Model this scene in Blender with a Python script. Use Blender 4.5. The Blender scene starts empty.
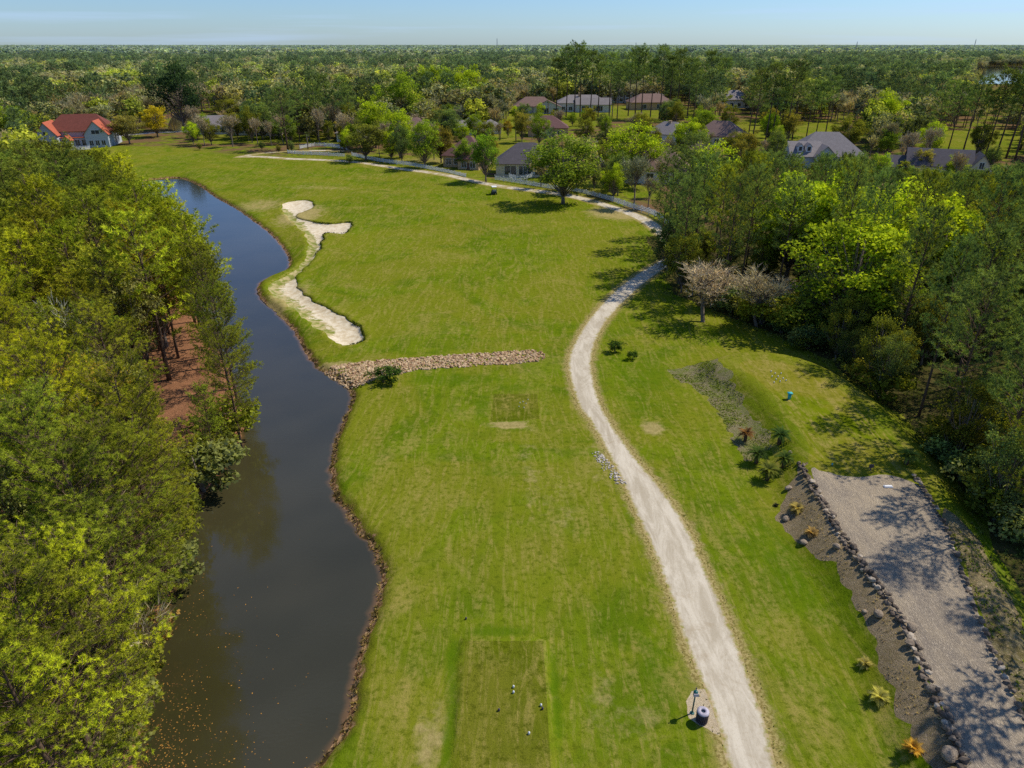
import bpy, math, random
import numpy as np
from mathutils import Vector, Matrix
from mathutils.geometry import delaunay_2d_cdt
from mathutils import noise as mnoise

random.seed(7); RNG = np.random.default_rng(7)
SC = bpy.context.scene; COL = SC.collection
PI = math.pi; R = math.radians

# ------------------------------------------------------------------ camera model
FPX = 692.0; HOR = 44.0; CZ = 34.0
PITCH = math.atan((384 - HOR) / FPX); SP, CP = math.sin(PITCH), math.cos(PITCH)
def at(px, py, z=0.0):
    t = (py - 384) / FPX
    s = (CZ - z) / (SP + t * CP)
    return ((px - 512) / FPX * s, (CP - t * SP) * s)
def proj(x, y, z):
    dz = CZ - z
    dep = y * CP + dz * SP
    up = dz * CP - y * SP
    return 512 + FPX * x / dep, 384 + FPX * up / dep
def P(lst, z=0.0): return [at(a[0], a[1], a[2] if len(a) > 2 else z) for a in lst]

cam = bpy.data.cameras.new('camera'); cam.sensor_width = 36; cam.lens = FPX / 1024 * 36; cam.clip_start = .5; cam.clip_end = 40000
co = bpy.data.objects.new('camera', cam); COL.objects.link(co); co.location = (0, 0, CZ); co.rotation_euler = (PI / 2 - PITCH, 0, 0); SC.camera = co

# ------------------------------------------------------------------ light
SUN_EL, SUN_AZ = R(51), R(66)
w = bpy.data.worlds.new('World'); SC.world = w; w.use_nodes = True
nt = w.node_tree; bg = nt.nodes['Background']
sky = nt.nodes.new('ShaderNodeTexSky'); sky.sky_type = 'NISHITA'; sky.sun_disc = False
sky.sun_elevation = SUN_EL; sky.sun_rotation = SUN_AZ; sky.altitude = 0; sky.air_density = 1.0; sky.dust_density = 0.3; sky.ozone_density = 4
tc = nt.nodes.new('ShaderNodeTexCoord'); mp = nt.nodes.new('ShaderNodeMapping'); mp.inputs['Scale'].default_value = (1.2, 1.2, 38)
nz = nt.nodes.new('ShaderNodeTexNoise'); nz.inputs['Scale'].default_value = 2.2; nz.inputs['Detail'].default_value = 5
rp = nt.nodes.new('ShaderNodeValToRGB'); rp.color_ramp.elements[0].position = .52; rp.color_ramp.elements[1].position = .72
rp.color_ramp.elements[0].color = (0, 0, 0, 1); rp.color_ramp.elements[1].color = (.35, .35, .35, 1)
mx = nt.nodes.new('ShaderNodeMix'); mx.data_type = 'RGBA'; mx.inputs[7].default_value = (7.0, 7.3, 7.8, 1)
nt.links.new(tc.outputs['Generated'], mp.inputs[0]); nt.links.new(mp.outputs[0], nz.inputs[0]); nt.links.new(nz.outputs[0], rp.inputs[0])
nt.links.new(rp.outputs[0], mx.inputs[0]); nt.links.new(sky.outputs[0], mx.inputs[6])
hm = nt.nodes.new('ShaderNodeMix'); hm.data_type = 'RGBA'; hm.blend_type = 'MULTIPLY'; hm.inputs[0].default_value = 1; hm.inputs[7].default_value = (.56, .73, 1.0, 1)
nt.links.new(mx.outputs[2], hm.inputs[6]); nt.links.new(hm.outputs[2], bg.inputs[0]); bg.inputs[1].default_value = .135
sun = bpy.data.lights.new('sun', 'SUN'); sun.energy = 4.5; sun.angle = R(.6); sun.color = (1, .93, .82)
so = bpy.data.objects.new('sun', sun); COL.objects.link(so)
sd = Vector((math.sin(SUN_AZ) * math.cos(SUN_EL), math.cos(SUN_AZ) * math.cos(SUN_EL), math.sin(SUN_EL)))
so.rotation_euler = sd.to_track_quat('Z', 'Y').to_euler(); so.location = sd * 200

# ------------------------------------------------------------------ materials
def s2l(c): return tuple(((v / 255) / 12.92 if v / 255 <= .04045 else ((v / 255 + .055) / 1.055) ** 2.4) for v in c)
class M:
    def __init__(s, name):
        s.m = bpy.data.materials.new(name); s.m.use_nodes = True; s.t = s.m.node_tree; s.n = s.t.nodes; s.b = s.n['Principled BSDF']; s.out = s.n['Material Output']
        s.b.inputs['Roughness'].default_value = .85; s.b.inputs['Specular IOR Level'].default_value = .2
    def link(s, a, b): s.t.links.new(a, b)
    def node(s, ty, **k):
        n = s.n.new(ty)
        for a, v in k.items(): setattr(n, a, v)
        return n
    def pos(s): return s.node('ShaderNodeNewGeometry').outputs['Position']
    def mapv(s, v, scale=(1, 1, 1), rot=(0, 0, 0)):
        n = s.node('ShaderNodeMapping'); n.inputs['Scale'].default_value = scale; n.inputs['Rotation'].default_value = rot; s.link(v, n.inputs[0]); return n.outputs[0]
    def noise(s, v, scale, detail=4, rough=.6, dist=0, ramp=None):
        n = s.node('ShaderNodeTexNoise'); s.link(v, n.inputs['Vector']); n.inputs['Scale'].default_value = scale; n.inputs['Detail'].default_value = detail
        n.inputs['Roughness'].default_value = rough; n.inputs['Distortion'].default_value = dist
        return s.ramp(n.outputs[0], *ramp) if ramp else n.outputs[0]
    def ramp(s, f, a, b, lo=0., hi=1.):
        n = s.node('ShaderNodeMapRange'); n.clamp = True; n.interpolation_type = 'SMOOTHSTEP'; s.link(f, n.inputs[0])
        for i, v in enumerate((a, b, lo, hi)): n.inputs[i + 1].default_value = v
        return n.outputs[0]
    def attr(s, name, ty='GEOMETRY'):
        n = s.node('ShaderNodeAttribute'); n.attribute_name = name; n.attribute_type = ty; return n
    def mix(s, f, a, b, mode='MIX'):
        n = s.node('ShaderNodeMix', data_type='RGBA', blend_type=mode)
        for i, v in ((0, f), (6, a), (7, b)):
            if hasattr(v, 'links'): s.link(v, n.inputs[i])
            elif i == 0: n.inputs[0].default_value = v
            else: n.inputs[i].default_value = (*v, 1)
        return n.outputs[2]
    def math(s, op, a, b=None):
        n = s.node('ShaderNodeMath', operation=op)
        for i, v in enumerate((a, b)):
            if v is None: continue
            if hasattr(v, 'links'): s.link(v, n.inputs[i])
            else: n.inputs[i].default_value = v
        return n.outputs[0]
    def bump(s, h, strength=.3, dist=.05):
        n = s.node('ShaderNodeBump'); n.inputs['Strength'].default_value = strength; n.inputs['Distance'].default_value = dist; s.link(h, n.inputs['Height']); s.link(n.outputs[0], s.b.inputs['Normal'])
    def color(s, c):
        if hasattr(c, 'links'): s.link(c, s.b.inputs['Base Color'])
        else: s.b.inputs['Base Color'].default_value = (*c, 1)
        return s

def plain(name, c, rough=.7, var=.25, scale=3., metal=0, spec=.3):
    m = M(name); p = m.node('ShaderNodeTexCoord').outputs['Object']
    n = m.noise(p, scale, 5, ramp=(.3, .7))
    m.color(m.mix(n, tuple(v * (1 - var) for v in c), tuple(min(1, v * (1 + var)) for v in c)))
    m.b.inputs['Roughness'].default_value = rough; m.b.inputs['Metallic'].default_value = metal; m.b.inputs['Specular IOR Level'].default_value = spec
    return m.m

def foliage(name, mode, trans=.35, haze=False):
    """leaf material: tint from the object colour (or the instance tint), varied leaf by leaf."""
    m = M(name)
    if mode == 'obj': tint = m.node('ShaderNodeObjectInfo').outputs['Color']
    elif mode == 'inst': tint = m.attr('tint', 'INSTANCER').outputs['Color']
    else: tint = None
    v = m.attr('leaf').outputs['Fac']
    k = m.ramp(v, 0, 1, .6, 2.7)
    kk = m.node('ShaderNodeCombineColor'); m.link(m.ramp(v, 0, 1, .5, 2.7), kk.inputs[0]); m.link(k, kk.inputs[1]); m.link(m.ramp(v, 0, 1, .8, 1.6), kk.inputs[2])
    if tint is None: c = m.mix(1., mode, kk.outputs[0], 'MULTIPLY')
    else: c = m.mix(1., tint, kk.outputs[0], 'MULTIPLY')
    d = m.node('ShaderNodeBsdfDiffuse'); t = m.node('ShaderNodeBsdfTranslucent'); mixs = m.node('ShaderNodeMixShader')
    m.link(c, d.inputs[0]); m.link(m.mix(1., c, (1.15, 1.1, .5), 'MULTIPLY'), t.inputs[0]); mixs.inputs[0].default_value = trans
    m.link(d.outputs[0], mixs.inputs[1]); m.link(t.outputs[0], mixs.inputs[2]); m.link(mixs.outputs[0], m.out.inputs[0])
    m.n.remove(m.b)
    return m.m

G_BR = s2l((98, 114, 18)); G_DK = s2l((80, 100, 14)); G_YL = s2l((112, 114, 30)); G_TAN = s2l((144, 130, 72)); EARTH = s2l((132, 108, 76))

def grass(name, tan=1.0, stripes=1.0, fine=1.0, a=G_BR, b=G_DK, c=G_YL, bank=False, spot=None):
    m = M(name); p = m.pos()
    big = m.noise(p, .045, 5, .65, 1.2, ramp=(.42, .56)); mid = m.noise(p, .22, 6, .7, 1., ramp=(.4, .6)); sm = m.noise(p, 2.2, 6, .72, ramp=(.3, .72)); fi = m.noise(p, 13, 4, .75, ramp=(.28, .72))
    # mowing passes: elongated along the fairway, gently wandering
    wv = m.mapv(p, (1, .07, 1), (0, 0, R(4))); st = m.noise(wv, .55, 5, .7, .5, ramp=(.4, .62)); st2 = m.noise(m.mapv(p, (1, .16, 1), (0, 0, R(-9))), .8, 7, .72, 2.2, ramp=(.45, .62))
    col = m.mix(mid, b, a); col = m.mix(m.math('MULTIPLY', big, .75), col, c)
    col = m.mix(m.math('MULTIPLY', m.math('MULTIPLY', st, .6 * stripes), m.noise(p, .06, 3, .5, ramp=(.4, .6))), col, m.mix(sm, c, a)); col = m.mix(m.math('MULTIPLY', m.math('MULTIPLY', st2, sm), .8 * tan), col, G_TAN)
    patch = m.noise(p, .11, 6, .7, .9, ramp=(.52, .74)); col = m.mix(m.math('MULTIPLY', m.math('MULTIPLY', patch, m.ramp(sm, 0, 1, .4, 1)), .8 * tan), col, G_TAN)
    col = m.mix(m.math('MULTIPLY', m.ramp(sm, .45, 0), .5 * fine), col, tuple(v * .5 for v in b))
    col = m.mix(m.math('MULTIPLY', fi, .5 * fine), col, m.mix(1., col, (1.6, 1.55, 1.2), 'MULTIPLY'))
    col = m.mix(m.math('MULTIPLY', m.ramp(fi, .35, 0), .55 * fine), col, m.mix(1., col, (.42, .48, .42), 'MULTIPLY'))
    if bank:
        e = m.attr('edge').outputs['Fac']; n1 = m.noise(p, 1.1, 6, .75); ee = m.math('ADD', e, m.math('MULTIPLY', m.math('SUBTRACT', n1, .5), 1.9))
        col = m.mix(m.ramp(ee, .9, .15), col, m.mix(m.noise(p, 5, 5, .7, ramp=(.4, .6)), s2l((124, 110, 60)), s2l((170, 154, 98))))
        sh = m.attr('bank').outputs['Fac']; s2 = m.math('ADD', sh, m.math('MULTIPLY', m.math('SUBTRACT', m.noise(p, .55, 7, .8), .5), 2.0))
        dirt = m.mix(m.noise(p, 2.5, 6, .75, ramp=(.4, .6)), s2l((96, 66, 42)), s2l((186, 150, 108)))
        dirt = m.mix(m.noise(p, .9, 3, .6, ramp=(.5, .6)), dirt, s2l((70, 58, 36)))
        col = m.mix(m.ramp(s2, .85, .35), col, m.mix(m.noise(p, .35, 4, .6, ramp=(.4, .6)), s2l((110, 96, 44)), G_YL)); col = m.mix(m.ramp(s2, .5, .32), col, dirt)
        sc_ = m.attr('worn').outputs['Fac']; n3 = m.math('ADD', sc_, m.math('MULTIPLY', m.math('SUBTRACT', m.noise(p, .8, 6, .7), .5), 1.1))
        col = m.mix(m.ramp(n3, .35, .75, 0, .9), col, m.mix(sm, s2l((142, 128, 76)), s2l((176, 158, 104))))
        dk = m.attr('lush').outputs['Fac']; n4 = m.math('ADD', dk, m.math('MULTIPLY', m.math('SUBTRACT', m.noise(p, 1.2, 6, .7), .5), .8))
        col = m.mix(m.ramp(n4, .3, .8, 0, .75), col, m.mix(fi, s2l((64, 96, 8)), s2l((88, 112, 12))))
        fr = m.attr('lawn').outputs['Fac']   # back lawns and leaf litter round the houses
        lit = m.mix(m.noise(p, .08, 5, .6, ramp=(.42, .58)), s2l((112, 88, 62)), m.mix(m.noise(p, .6, 4, ramp=(.4, .6)), s2l((84, 84, 40)), s2l((120, 132, 30))))
        col = m.mix(fr, col, lit)
    m.color(col); m.bump(m.math('ADD', m.math('MULTIPLY', fi, .6), sm), .5 * fine, .05); m.b.inputs['Roughness'].default_value = 1.; m.b.inputs['Specular IOR Level'].default_value = 0
    return m.m

def mottled(name, cols, scales=(.5, 3, 12), bump=.5, dist=.05, rough=.95, aniso=(1, 1, 1)):
    m = M(name); p = m.mapv(m.pos(), aniso)
    n = [m.noise(p, s, 6, .7, .3, ramp=(.36, .64)) for s in scales]
    c = m.mix(n[0], cols[0], cols[1])
    for i in range(1, len(scales)): c = m.mix(m.math('MULTIPLY', n[i], .6), c, cols[(i + 1) % len(cols)])
    m.color(c); m.bump(n[-1], bump, dist); m.b.inputs['Roughness'].default_value = rough; m.b.inputs['Specular IOR Level'].default_value = 0
    return m.m

MAT = {}
MAT['ground'] = grass('fairway grass', bank=True)
MAT['tee'] = grass('tee turf', 1.0, .3, 1.1, s2l((88, 98, 16)), s2l((74, 86, 12)), s2l((106, 106, 34)))
MAT['utee'] = grass('upper tee turf', 1.5, .3, .8, s2l((104, 116, 16)), s2l((90, 104, 12)), s2l((122, 116, 36)))
MAT['path'] = mottled('concrete grit path', [s2l((208, 196, 172)), s2l((190, 176, 150)), s2l((216, 206, 184)), s2l((182, 166, 138))], (.3, 1.3, 30), .35, .015, aniso=(1, .3, 1))
m = M('gritty path'); p = m.pos(); e = m.attr('edge').outputs['Fac']; lw = m.mapv(p, (1, .22, 1), (0, 0, R(14)))
c0 = m.mix(m.noise(lw, .9, 7, .75, .6, ramp=(.38, .62)), s2l((176, 164, 140)), s2l((204, 193, 170))); c0 = m.mix(m.math('MULTIPLY', m.noise(p, 5, 6, .8, ramp=(.5, .75)), .6), c0, s2l((152, 136, 106)))
c0 = m.mix(m.math('MULTIPLY', m.noise(p, .25, 5, .7, 1., ramp=(.55, .68)), .45), c0, s2l((158, 140, 110))); n5 = m.noise(p, 1.6, 7, .8)
c0 = m.mix(m.ramp(m.math('ADD', e, m.math('MULTIPLY', m.math('SUBTRACT', n5, .5), 1.2)), .38, .02), c0, m.mix(m.noise(p, 3, 5, ramp=(.4, .6)), s2l((172, 152, 110)), s2l((140, 134, 66)))); m.color(c0); m.bump(m.noise(p, 24, 5, .8), .4, .015)
m.b.inputs['Specular IOR Level'].default_value = 0; MAT['path'] = m.m
MAT['road'] = mottled('road asphalt', [s2l((150, 146, 138)), s2l((170, 164, 152)), s2l((140, 134, 124))], (.1, 1, 5), .1)
MAT['gravel'] = mottled('grey gravel', [s2l((136, 124, 108)), s2l((182, 164, 136)), s2l((118, 110, 104)), s2l((196, 180, 154))], (.3, 1.5, 19), .9, .05, aniso=(1, .28, 1))
MAT['bed'] = mottled('mulch and weeds', [s2l((160, 142, 112)), s2l((104, 126, 26)), s2l((176, 158, 134)), s2l((122, 126, 54))], (.5, 2.2, 9), 1., .08)
MAT['bed2'] = mottled('grey brown mulch', [s2l((176, 154, 126)), s2l((150, 130, 100)), s2l((194, 172, 142)), s2l((126, 118, 70))], (.6, 3, 12), 1., .08)
MAT['slope'] = mottled('bare sandy slope', [s2l((168, 146, 112)), s2l((128, 112, 76)), s2l((190, 172, 136)), s2l((96, 98, 44))], (.35, 1.6, 8), 1., .08)
MAT['pad'] = mottled('sandy standing area', [s2l((206, 186, 150)), s2l((186, 164, 126)), s2l((222, 206, 176))], (1., 5, 18), .8, .04)
MAT['straw'] = mottled('pine straw', [s2l((132, 86, 60)), s2l((158, 108, 76)), s2l((98, 66, 46)), s2l((176, 132, 96))], (.35, 1.8, 9), .8, .06)
MAT['litter'] = mottled('dark leaf litter', [s2l((88, 72, 50)), s2l((66, 66, 30)), s2l((116, 94, 66)), s2l((60, 82, 22))], (.2, 1.2, 6), .8, .06)
m = M('bunker sand'); p = m.pos()
g = m.noise(p, .55, 7, .75, .8); e = m.attr('edge').outputs['Fac']
f = m.ramp(m.math('ADD', m.math('MULTIPLY', g, 1.3), m.math('MULTIPLY', m.ramp(e, 0, 4.5, 0, 1), .75)), .86, .96)
sand = m.mix(m.noise(p, 1.4, 6, .7, ramp=(.3, .7)), s2l((192, 172, 134)), s2l((228, 215, 186)))
m.color(m.mix(f, m.mix(m.noise(p, .9, 5, ramp=(.4, .6)), s2l((120, 126, 44)), s2l((178, 162, 112))), sand)); m.bump(m.noise(p, 3, 6), .4, .05); MAT['sand'] = m.m

# pond: dark, slightly rippled, murky
m = M('pond water'); p = m.pos(); b = m.b
b.inputs['Roughness'].default_value = .06; b.inputs['IOR'].default_value = 1.6; b.inputs['Specular IOR Level'].default_value = .5
bk = m.attr('bank').outputs['Fac']
m.color(m.mix(m.ramp(m.math('ADD', bk, m.math('MULTIPLY', m.noise(p, .6, 4), .8)), .9, .2), m.mix(m.noise(p, .05, 3, ramp=(.35, .65)), s2l((54, 51, 28)), s2l((64, 60, 38))), s2l((112, 84, 50))))
m.bump(m.math('ADD', m.noise(m.mapv(p, (1, 2.2, 1)), 2.2, 4, .55), m.math('MULTIPLY', m.noise(m.mapv(p, (1, 1.6, 1)), .35, 3), 1.2)), .07, .05); MAT['pond'] = m.m

MAT['bark'] = mottled('pine bark', [s2l((96, 78, 64)), s2l((120, 100, 84)), s2l((70, 58, 50))], (2, 9), .3)
MAT['greybark'] = mottled('grey bark', [s2l((128, 116, 104)), s2l((98, 88, 78)), s2l((150, 138, 124))], (2, 9), .3)
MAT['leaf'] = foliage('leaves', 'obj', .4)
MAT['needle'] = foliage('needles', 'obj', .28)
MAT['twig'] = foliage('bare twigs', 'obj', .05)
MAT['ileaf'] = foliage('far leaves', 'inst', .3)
MAT['rock'] = mottled('field stone', [s2l((132, 116, 98)), s2l((168, 150, 128)), s2l((96, 84, 72)), s2l((190, 172, 146))], (.9, 4, 14), .6)
MAT['white'] = plain('white paint', (.74, .74, .72), .5, .06)
MAT['glass'] = plain('dark window glass', (.03, .045, .06), .08, .3, 1, 0, .6)

# ------------------------------------------------------------------ mesh helpers
def mesh_np(name, V, T, mats, mi=None, attrs=None, smooth=False):
    """V (n,3), T (m,3|4) faces; attrs: {name: per-vertex float}"""
    me = bpy.data.meshes.new(name); V = np.asarray(V, np.float32); T = np.asarray(T, np.int32); k = T.shape[1]
    me.vertices.add(len(V)); me.vertices.foreach_set('co', V.ravel())
    me.loops.add(T.size); me.loops.foreach_set('vertex_index', T.ravel()); me.polygons.add(len(T))
    me.polygons.foreach_set('loop_start', np.arange(len(T), dtype=np.int32) * k)
    if mi is not None: me.polygons.foreach_set('material_index', np.asarray(mi, np.int32))
    for q in mats: me.materials.append(q)
    for a, v in (attrs or {}).items():
        at_ = me.attributes.new(a, 'FLOAT', 'POINT'); at_.data.foreach_set('value', np.asarray(v, np.float32))
    me.update(calc_edges=True)
    me.polygons.foreach_set('use_smooth', np.full(len(T), smooth)); return me

class MB:
    """collects polygons for ONE mesh"""
    def __init__(s): s.v = []; s.f = []; s.mi = []; s.cur = 0
    def add(s, vs, fs):
        o = len(s.v); s.v += [tuple(a) for a in vs]; s.f += [tuple(o + i for i in f) for f in fs]; s.mi += [s.cur] * len(fs)
    def box(s, x0, x1, y0, y1, z0, z1):
        s.add([(x0, y0, z0), (x1, y0, z0), (x1, y1, z0), (x0, y1, z0), (x0, y0, z1), (x1, y0, z1), (x1, y1, z1), (x0, y1, z1)], [(0, 3, 2, 1), (4, 5, 6, 7), (0, 1, 5, 4), (1, 2, 6, 5), (2, 3, 7, 6), (3, 0, 4, 7)])
    def tube(s, pts, rad, n=6, cap=True):
        pts = [Vector(p_) for p_ in pts]; o = len(s.v); N = len(pts)
        for i, p_ in enumerate(pts):
            d = (pts[min(i + 1, N - 1)] - pts[max(i - 1, 0)]).normalized(); a = d.orthogonal().normalized() if abs(d.z) < .9 else Vector((1, 0, 0)); a = (a - d * a.dot(d)).normalized(); b_ = d.cross(a)
            r_ = rad[i] if hasattr(rad, '__len__') else rad
            for k in range(n): s.v.append(tuple(p_ + (a * math.cos(2 * PI * k / n) + b_ * math.sin(2 * PI * k / n)) * r_))
        for i in range(N - 1):
            for k in range(n): s.f.append((o + i * n + k, o + i * n + (k + 1) % n, o + (i + 1) * n + (k + 1) % n, o + (i + 1) * n + k)); s.mi.append(s.cur)
        if cap: s.f.append(tuple(o + (N - 1) * n + k for k in range(n))); s.mi.append(s.cur); s.f.append(tuple(o + n - 1 - k for k in range(n))); s.mi.append(s.cur)
    def mesh(s, name, mats, smooth=False):
        me = bpy.data.meshes.new(name); me.from_pydata(s.v, [], s.f)
        for q in (mats if isinstance(mats, (list, tuple)) else [mats]): me.materials.append(q)
        me.polygons.foreach_set('material_index', s.mi); me.polygons.foreach_set('use_smooth', [smooth] * len(s.f)); me.update(); return me
    def build(s, name, mats, parent=None, smooth=False): return link(name, s.mesh(name, mats, smooth), parent)
def link(name, me, parent=None):
    o = bpy.data.objects.new(name, me); COL.objects.link(o)
    if parent: o.parent = parent
    return o
def tag(o, label=None, cat=None, group=None, kind=None):
    for k, v in (('label', label), ('category', cat), ('group', group), ('kind', kind)):
        if v: o[k] = v
    return o
def empty(name, loc, rz=0, sc=1):
    o = bpy.data.objects.new(name, None); COL.objects.link(o); o.location = loc; o.rotation_euler = (0, 0, rz); o.scale = (sc, sc, sc) if not hasattr(sc, '__len__') else sc; o.empty_display_size = .5; return o

# ------------------------------------------------------------------ plan of the ground
def seg_dist(X, Y, poly, closed=True):
    P_ = np.array(poly); A = P_ if closed else P_[:-1]; B = np.roll(P_, -1, 0) if closed else P_[1:]
    out = np.full(X.shape, 1e9)
    for a, b in zip(A, B):
        dx, dy = b - a; L = dx * dx + dy * dy + 1e-12
        t = np.clip(((X - a[0]) * dx + (Y - a[1]) * dy) / L, 0, 1)
        out = np.minimum(out, (X - a[0] - t * dx) ** 2 + (Y - a[1] - t * dy) ** 2)
    return np.sqrt(out)
def inside(X, Y, poly):
    c = np.zeros(X.shape, bool); n = len(poly)
    for i in range(n):
        x0, y0 = poly[i]; x1, y1 = poly[(i + 1) % n]
        if y0 == y1: continue
        k = ((y0 > Y) != (y1 > Y)) & (X < (x1 - x0) * (Y - y0) / (y1 - y0) + x0); c ^= k
    return c
def smooth_poly(pts, step, jit=0, closed=True, seed=1, jf=.5):
    """Catmull-Rom through pts, resampled, with a wandering edge"""
    n = len(pts); out = []
    rng = range(n) if closed else range(n - 1)
    for i in rng:
        g = (lambda k: pts[k % n]) if closed else (lambda k: pts[max(0, min(n - 1, k))])
        p0, p1, p2, p3 = g(i - 1), g(i), g(i + 1), g(i + 2)
        L = math.hypot(p2[0] - p1[0], p2[1] - p1[1]); k = max(1, int(L / max(step, .006 * max(p1[1], 1))))
        for j in range(k):
            t = j / k
            q = [.5 * (2 * p1[a] + (p2[a] - p0[a]) * t + (2 * p0[a] - 5 * p1[a] + 4 * p2[a] - p3[a]) * t * t + (3 * p1[a] - p0[a] - 3 * p2[a] + p3[a]) * t ** 3) for a in (0, 1)]
            if jit:
                q[0] += jit * mnoise.noise(Vector((q[0] * jf, q[1] * jf, seed))) * 2 + jit * .6 * mnoise.noise(Vector((q[0] * jf * 4, q[1] * jf * 4, seed + 5)))
                q[1] += jit * mnoise.noise(Vector((q[0] * jf, q[1] * jf, seed + 9))) * 2
            out.append(tuple(q))
    if not closed: out.append(tuple(pts[-1]))
    return out

WZ = -.55
rshore = P([(172, 178), (186, 180), (200, 186), (215, 197), (235, 208), (255, 222), (272, 236), (284, 250), (289, 261), (286, 270), (272, 276), (261, 282), (257, 290), (262, 300), (275, 312), (290, 327), (300, 342), (308, 358), (320, 370), (335, 379), (346, 387), (352, 396), (348, 410), (340, 428), (333, 450), (331, 470), (333, 492), (343, 510), (356, 527), (370, 545), (380, 565), (382, 580), (376, 600), (368, 625), (362, 650), (355, 680), (348, 710), (338, 735), (325, 755), (310, 775), (300, 810), (300, 860)], WZ)
lshore = [(-17.5, 16), (-19.5, 22), (-21.5, 28), (-24, 37), (-26.2, 46), (-26.2, 52), (-26.2, 57), (-28.5, 64), (-37, 80), (-53, 104), (-71, 129), (-90, 155), (-103, 180), (-104, 198)]
POND = smooth_poly(rshore + [(-11, 6)] + lshore, .5, .16, True, 3, .9)
pl = P([(740, 812), (728, 768), (716, 720), (704, 690), (692, 661), (681, 630), (671, 600), (657, 560), (640, 522), (617, 470), (592, 424), (579, 405), (570, 377), (569, 357), (577, 338), (587, 322), (601, 305), (618, 288), (636, 274), (654, 263), (680, 252)])
pr = P([(700, 247), (668, 266), (648, 280), (630, 296), (617, 309), (606, 322), (597, 338), (592, 355), (592, 371), (598, 397), (608, 419), (632, 453), (660, 487), (683, 520), (700, 556), (718, 597), (738, 645), (754, 690), (765, 722), (777, 768), (788, 812)])
PATH = smooth_poly(pl + pr, .6, .07, True, 11, 1.2)
def ribbon(c, w):
    c = smooth_poly(c, 2.5, 0, False); a, b = [], []
    for i, q in enumerate(c):
        d = Vector(c[min(i + 1, len(c) - 1)]) - Vector(c[max(i - 1, 0)]); d.normalize(); a.append((q[0] - d.y * w / 2, q[1] + d.x * w / 2)); b.append((q[0] + d.y * w / 2, q[1] - d.x * w / 2))
    return a + b[::-1]
farc = P([(236, 157), (262, 157), (285, 158.5), (320, 160), (360, 163.5), (400, 168.5), (440, 175), (470, 181), (500, 186), (540, 192), (575, 198), (610, 206.5), (640, 216), (657, 227), (666, 238), (670, 248)])
FPATH = ribbon(farc, 3.0)
LOOP = ribbon(P([(244, 156), (262, 153.5), (290, 151.5), (318, 150.5), (352, 151)]), 3.0)
LROAD = ribbon(P([(105, 137), (150, 133), (172, 132), (200, 131), (215, 132)]), 4.5)
BUNKER = smooth_poly(P([(284, 203), (306, 200), (314, 206), (295, 215), (314, 222), (331, 224), (349, 223), (350, 229), (345, 235), (325, 236), (322, 247), (316, 258), (308, 266), (299, 273), (297, 284), (302, 292), (312, 300), (332, 311), (351, 321), (365, 335), (361, 344), (343, 346), (330, 338), (318, 329), (304, 317), (288, 306), (274, 297), (268, 289), (276, 281), (291, 273), (303, 262), (308, 250), (306, 238), (296, 225), (284, 213)]), .6, .35, True, 5, .4)
RIPRAP = smooth_poly(P([(322, 371), (345, 364), (400, 359), (470, 354), (536, 351), (538, 361), (480, 366), (420, 370), (395, 375), (370, 382), (352, 388), (338, 380)]), .5, .15, True, 9, .7)
TEE = P([(465, 640), (543, 640), (547, 700), (552, 790), (458, 790), (462, 700)], .3)
UP = P([(494, 394), (537, 394), (540, 419), (490, 422)])
PH = 1.6
PLAT = smooth_poly(P([(722, 362), (752, 353), (795, 358), (838, 378), (880, 412), (915, 452), (942, 500), (962, 545), (990, 600), (1016, 660), (1060, 760), (1080, 860), (995, 860), (968, 768), (940, 700), (905, 625), (868, 570), (838, 525), (814, 466), (796, 430), (772, 396), (748, 376)], PH), 1.)
PAD = smooth_poly(P([(812, 468), (836, 475), (860, 477), (885, 475), (912, 481), (928, 495), (942, 520), (958, 555), (978, 610), (1000, 668), (1024, 715), (1060, 790), (1080, 850), (984, 850), (964, 768), (944, 712), (920, 665), (890, 606), (858, 562), (828, 520)], PH), .5, .08, True, 21)
UTEE = smooth_poly(P([(738, 364), (765, 360), (795, 366), (832, 384), (866, 412), (896, 448), (906, 474), (885, 473), (860, 475), (836, 473), (812, 466), (806, 440), (784, 405), (758, 380)], PH), .6, .1, True, 22)
BED = smooth_poly(P([(806, 462, PH), (812, 476, PH), (836, 522, PH), (866, 566, PH), (902, 624, PH), (938, 698, PH), (968, 768, PH), (992, 852, PH), (945, 852, .2), (920, 765, .2), (899, 720, .2), (880, 682, .2), (869, 640, .2), (848, 600, .25), (824, 566, .3), (804, 547, .35), (786, 528, .4), (778, 508, .5), (790, 488, .7), (799, 470, .9)]), .35, .3, True, 23, .9)
WEEDY = smooth_poly(P([(668, 369, .4), (690, 361, .7), (708, 356, 1.), (728, 370, PH), (745, 391, PH), (762, 411, PH), (776, 432, PH), (768, 446, .8), (752, 456, .6), (738, 448, .4), (728, 428, .4), (714, 402, .4), (692, 384, .4)]), .35, .4, True, 28, .8)
STAND = smooth_poly(P([(688, 696), (698, 690), (712, 692), (722, 722), (720, 736), (706, 728), (694, 722), (687, 712)]), .3, .08, True, 24, 2)
LFLOOR = [(x + 1.5, y) for x, y in lshore] + [(-106, 160), (-230, 175), (-230, 5), (-19, 5)]
LFLOOR = smooth_poly(LFLOOR, 1.5, .4, True, 25)
RFLOOR_pts = P([(648, 236), (660, 262), (672, 290), (700, 305), (742, 322), (788, 340), (830, 362), (875, 398), (925, 440), (968, 492), (1000, 552), (1030, 620), (1080, 720), (1140, 900)]) + [(150, 10), (150, 150), (55, 150), at(690, 238)]
RFLOOR = smooth_poly(RFLOOR_pts, 1.5, .5, True, 26)
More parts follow.
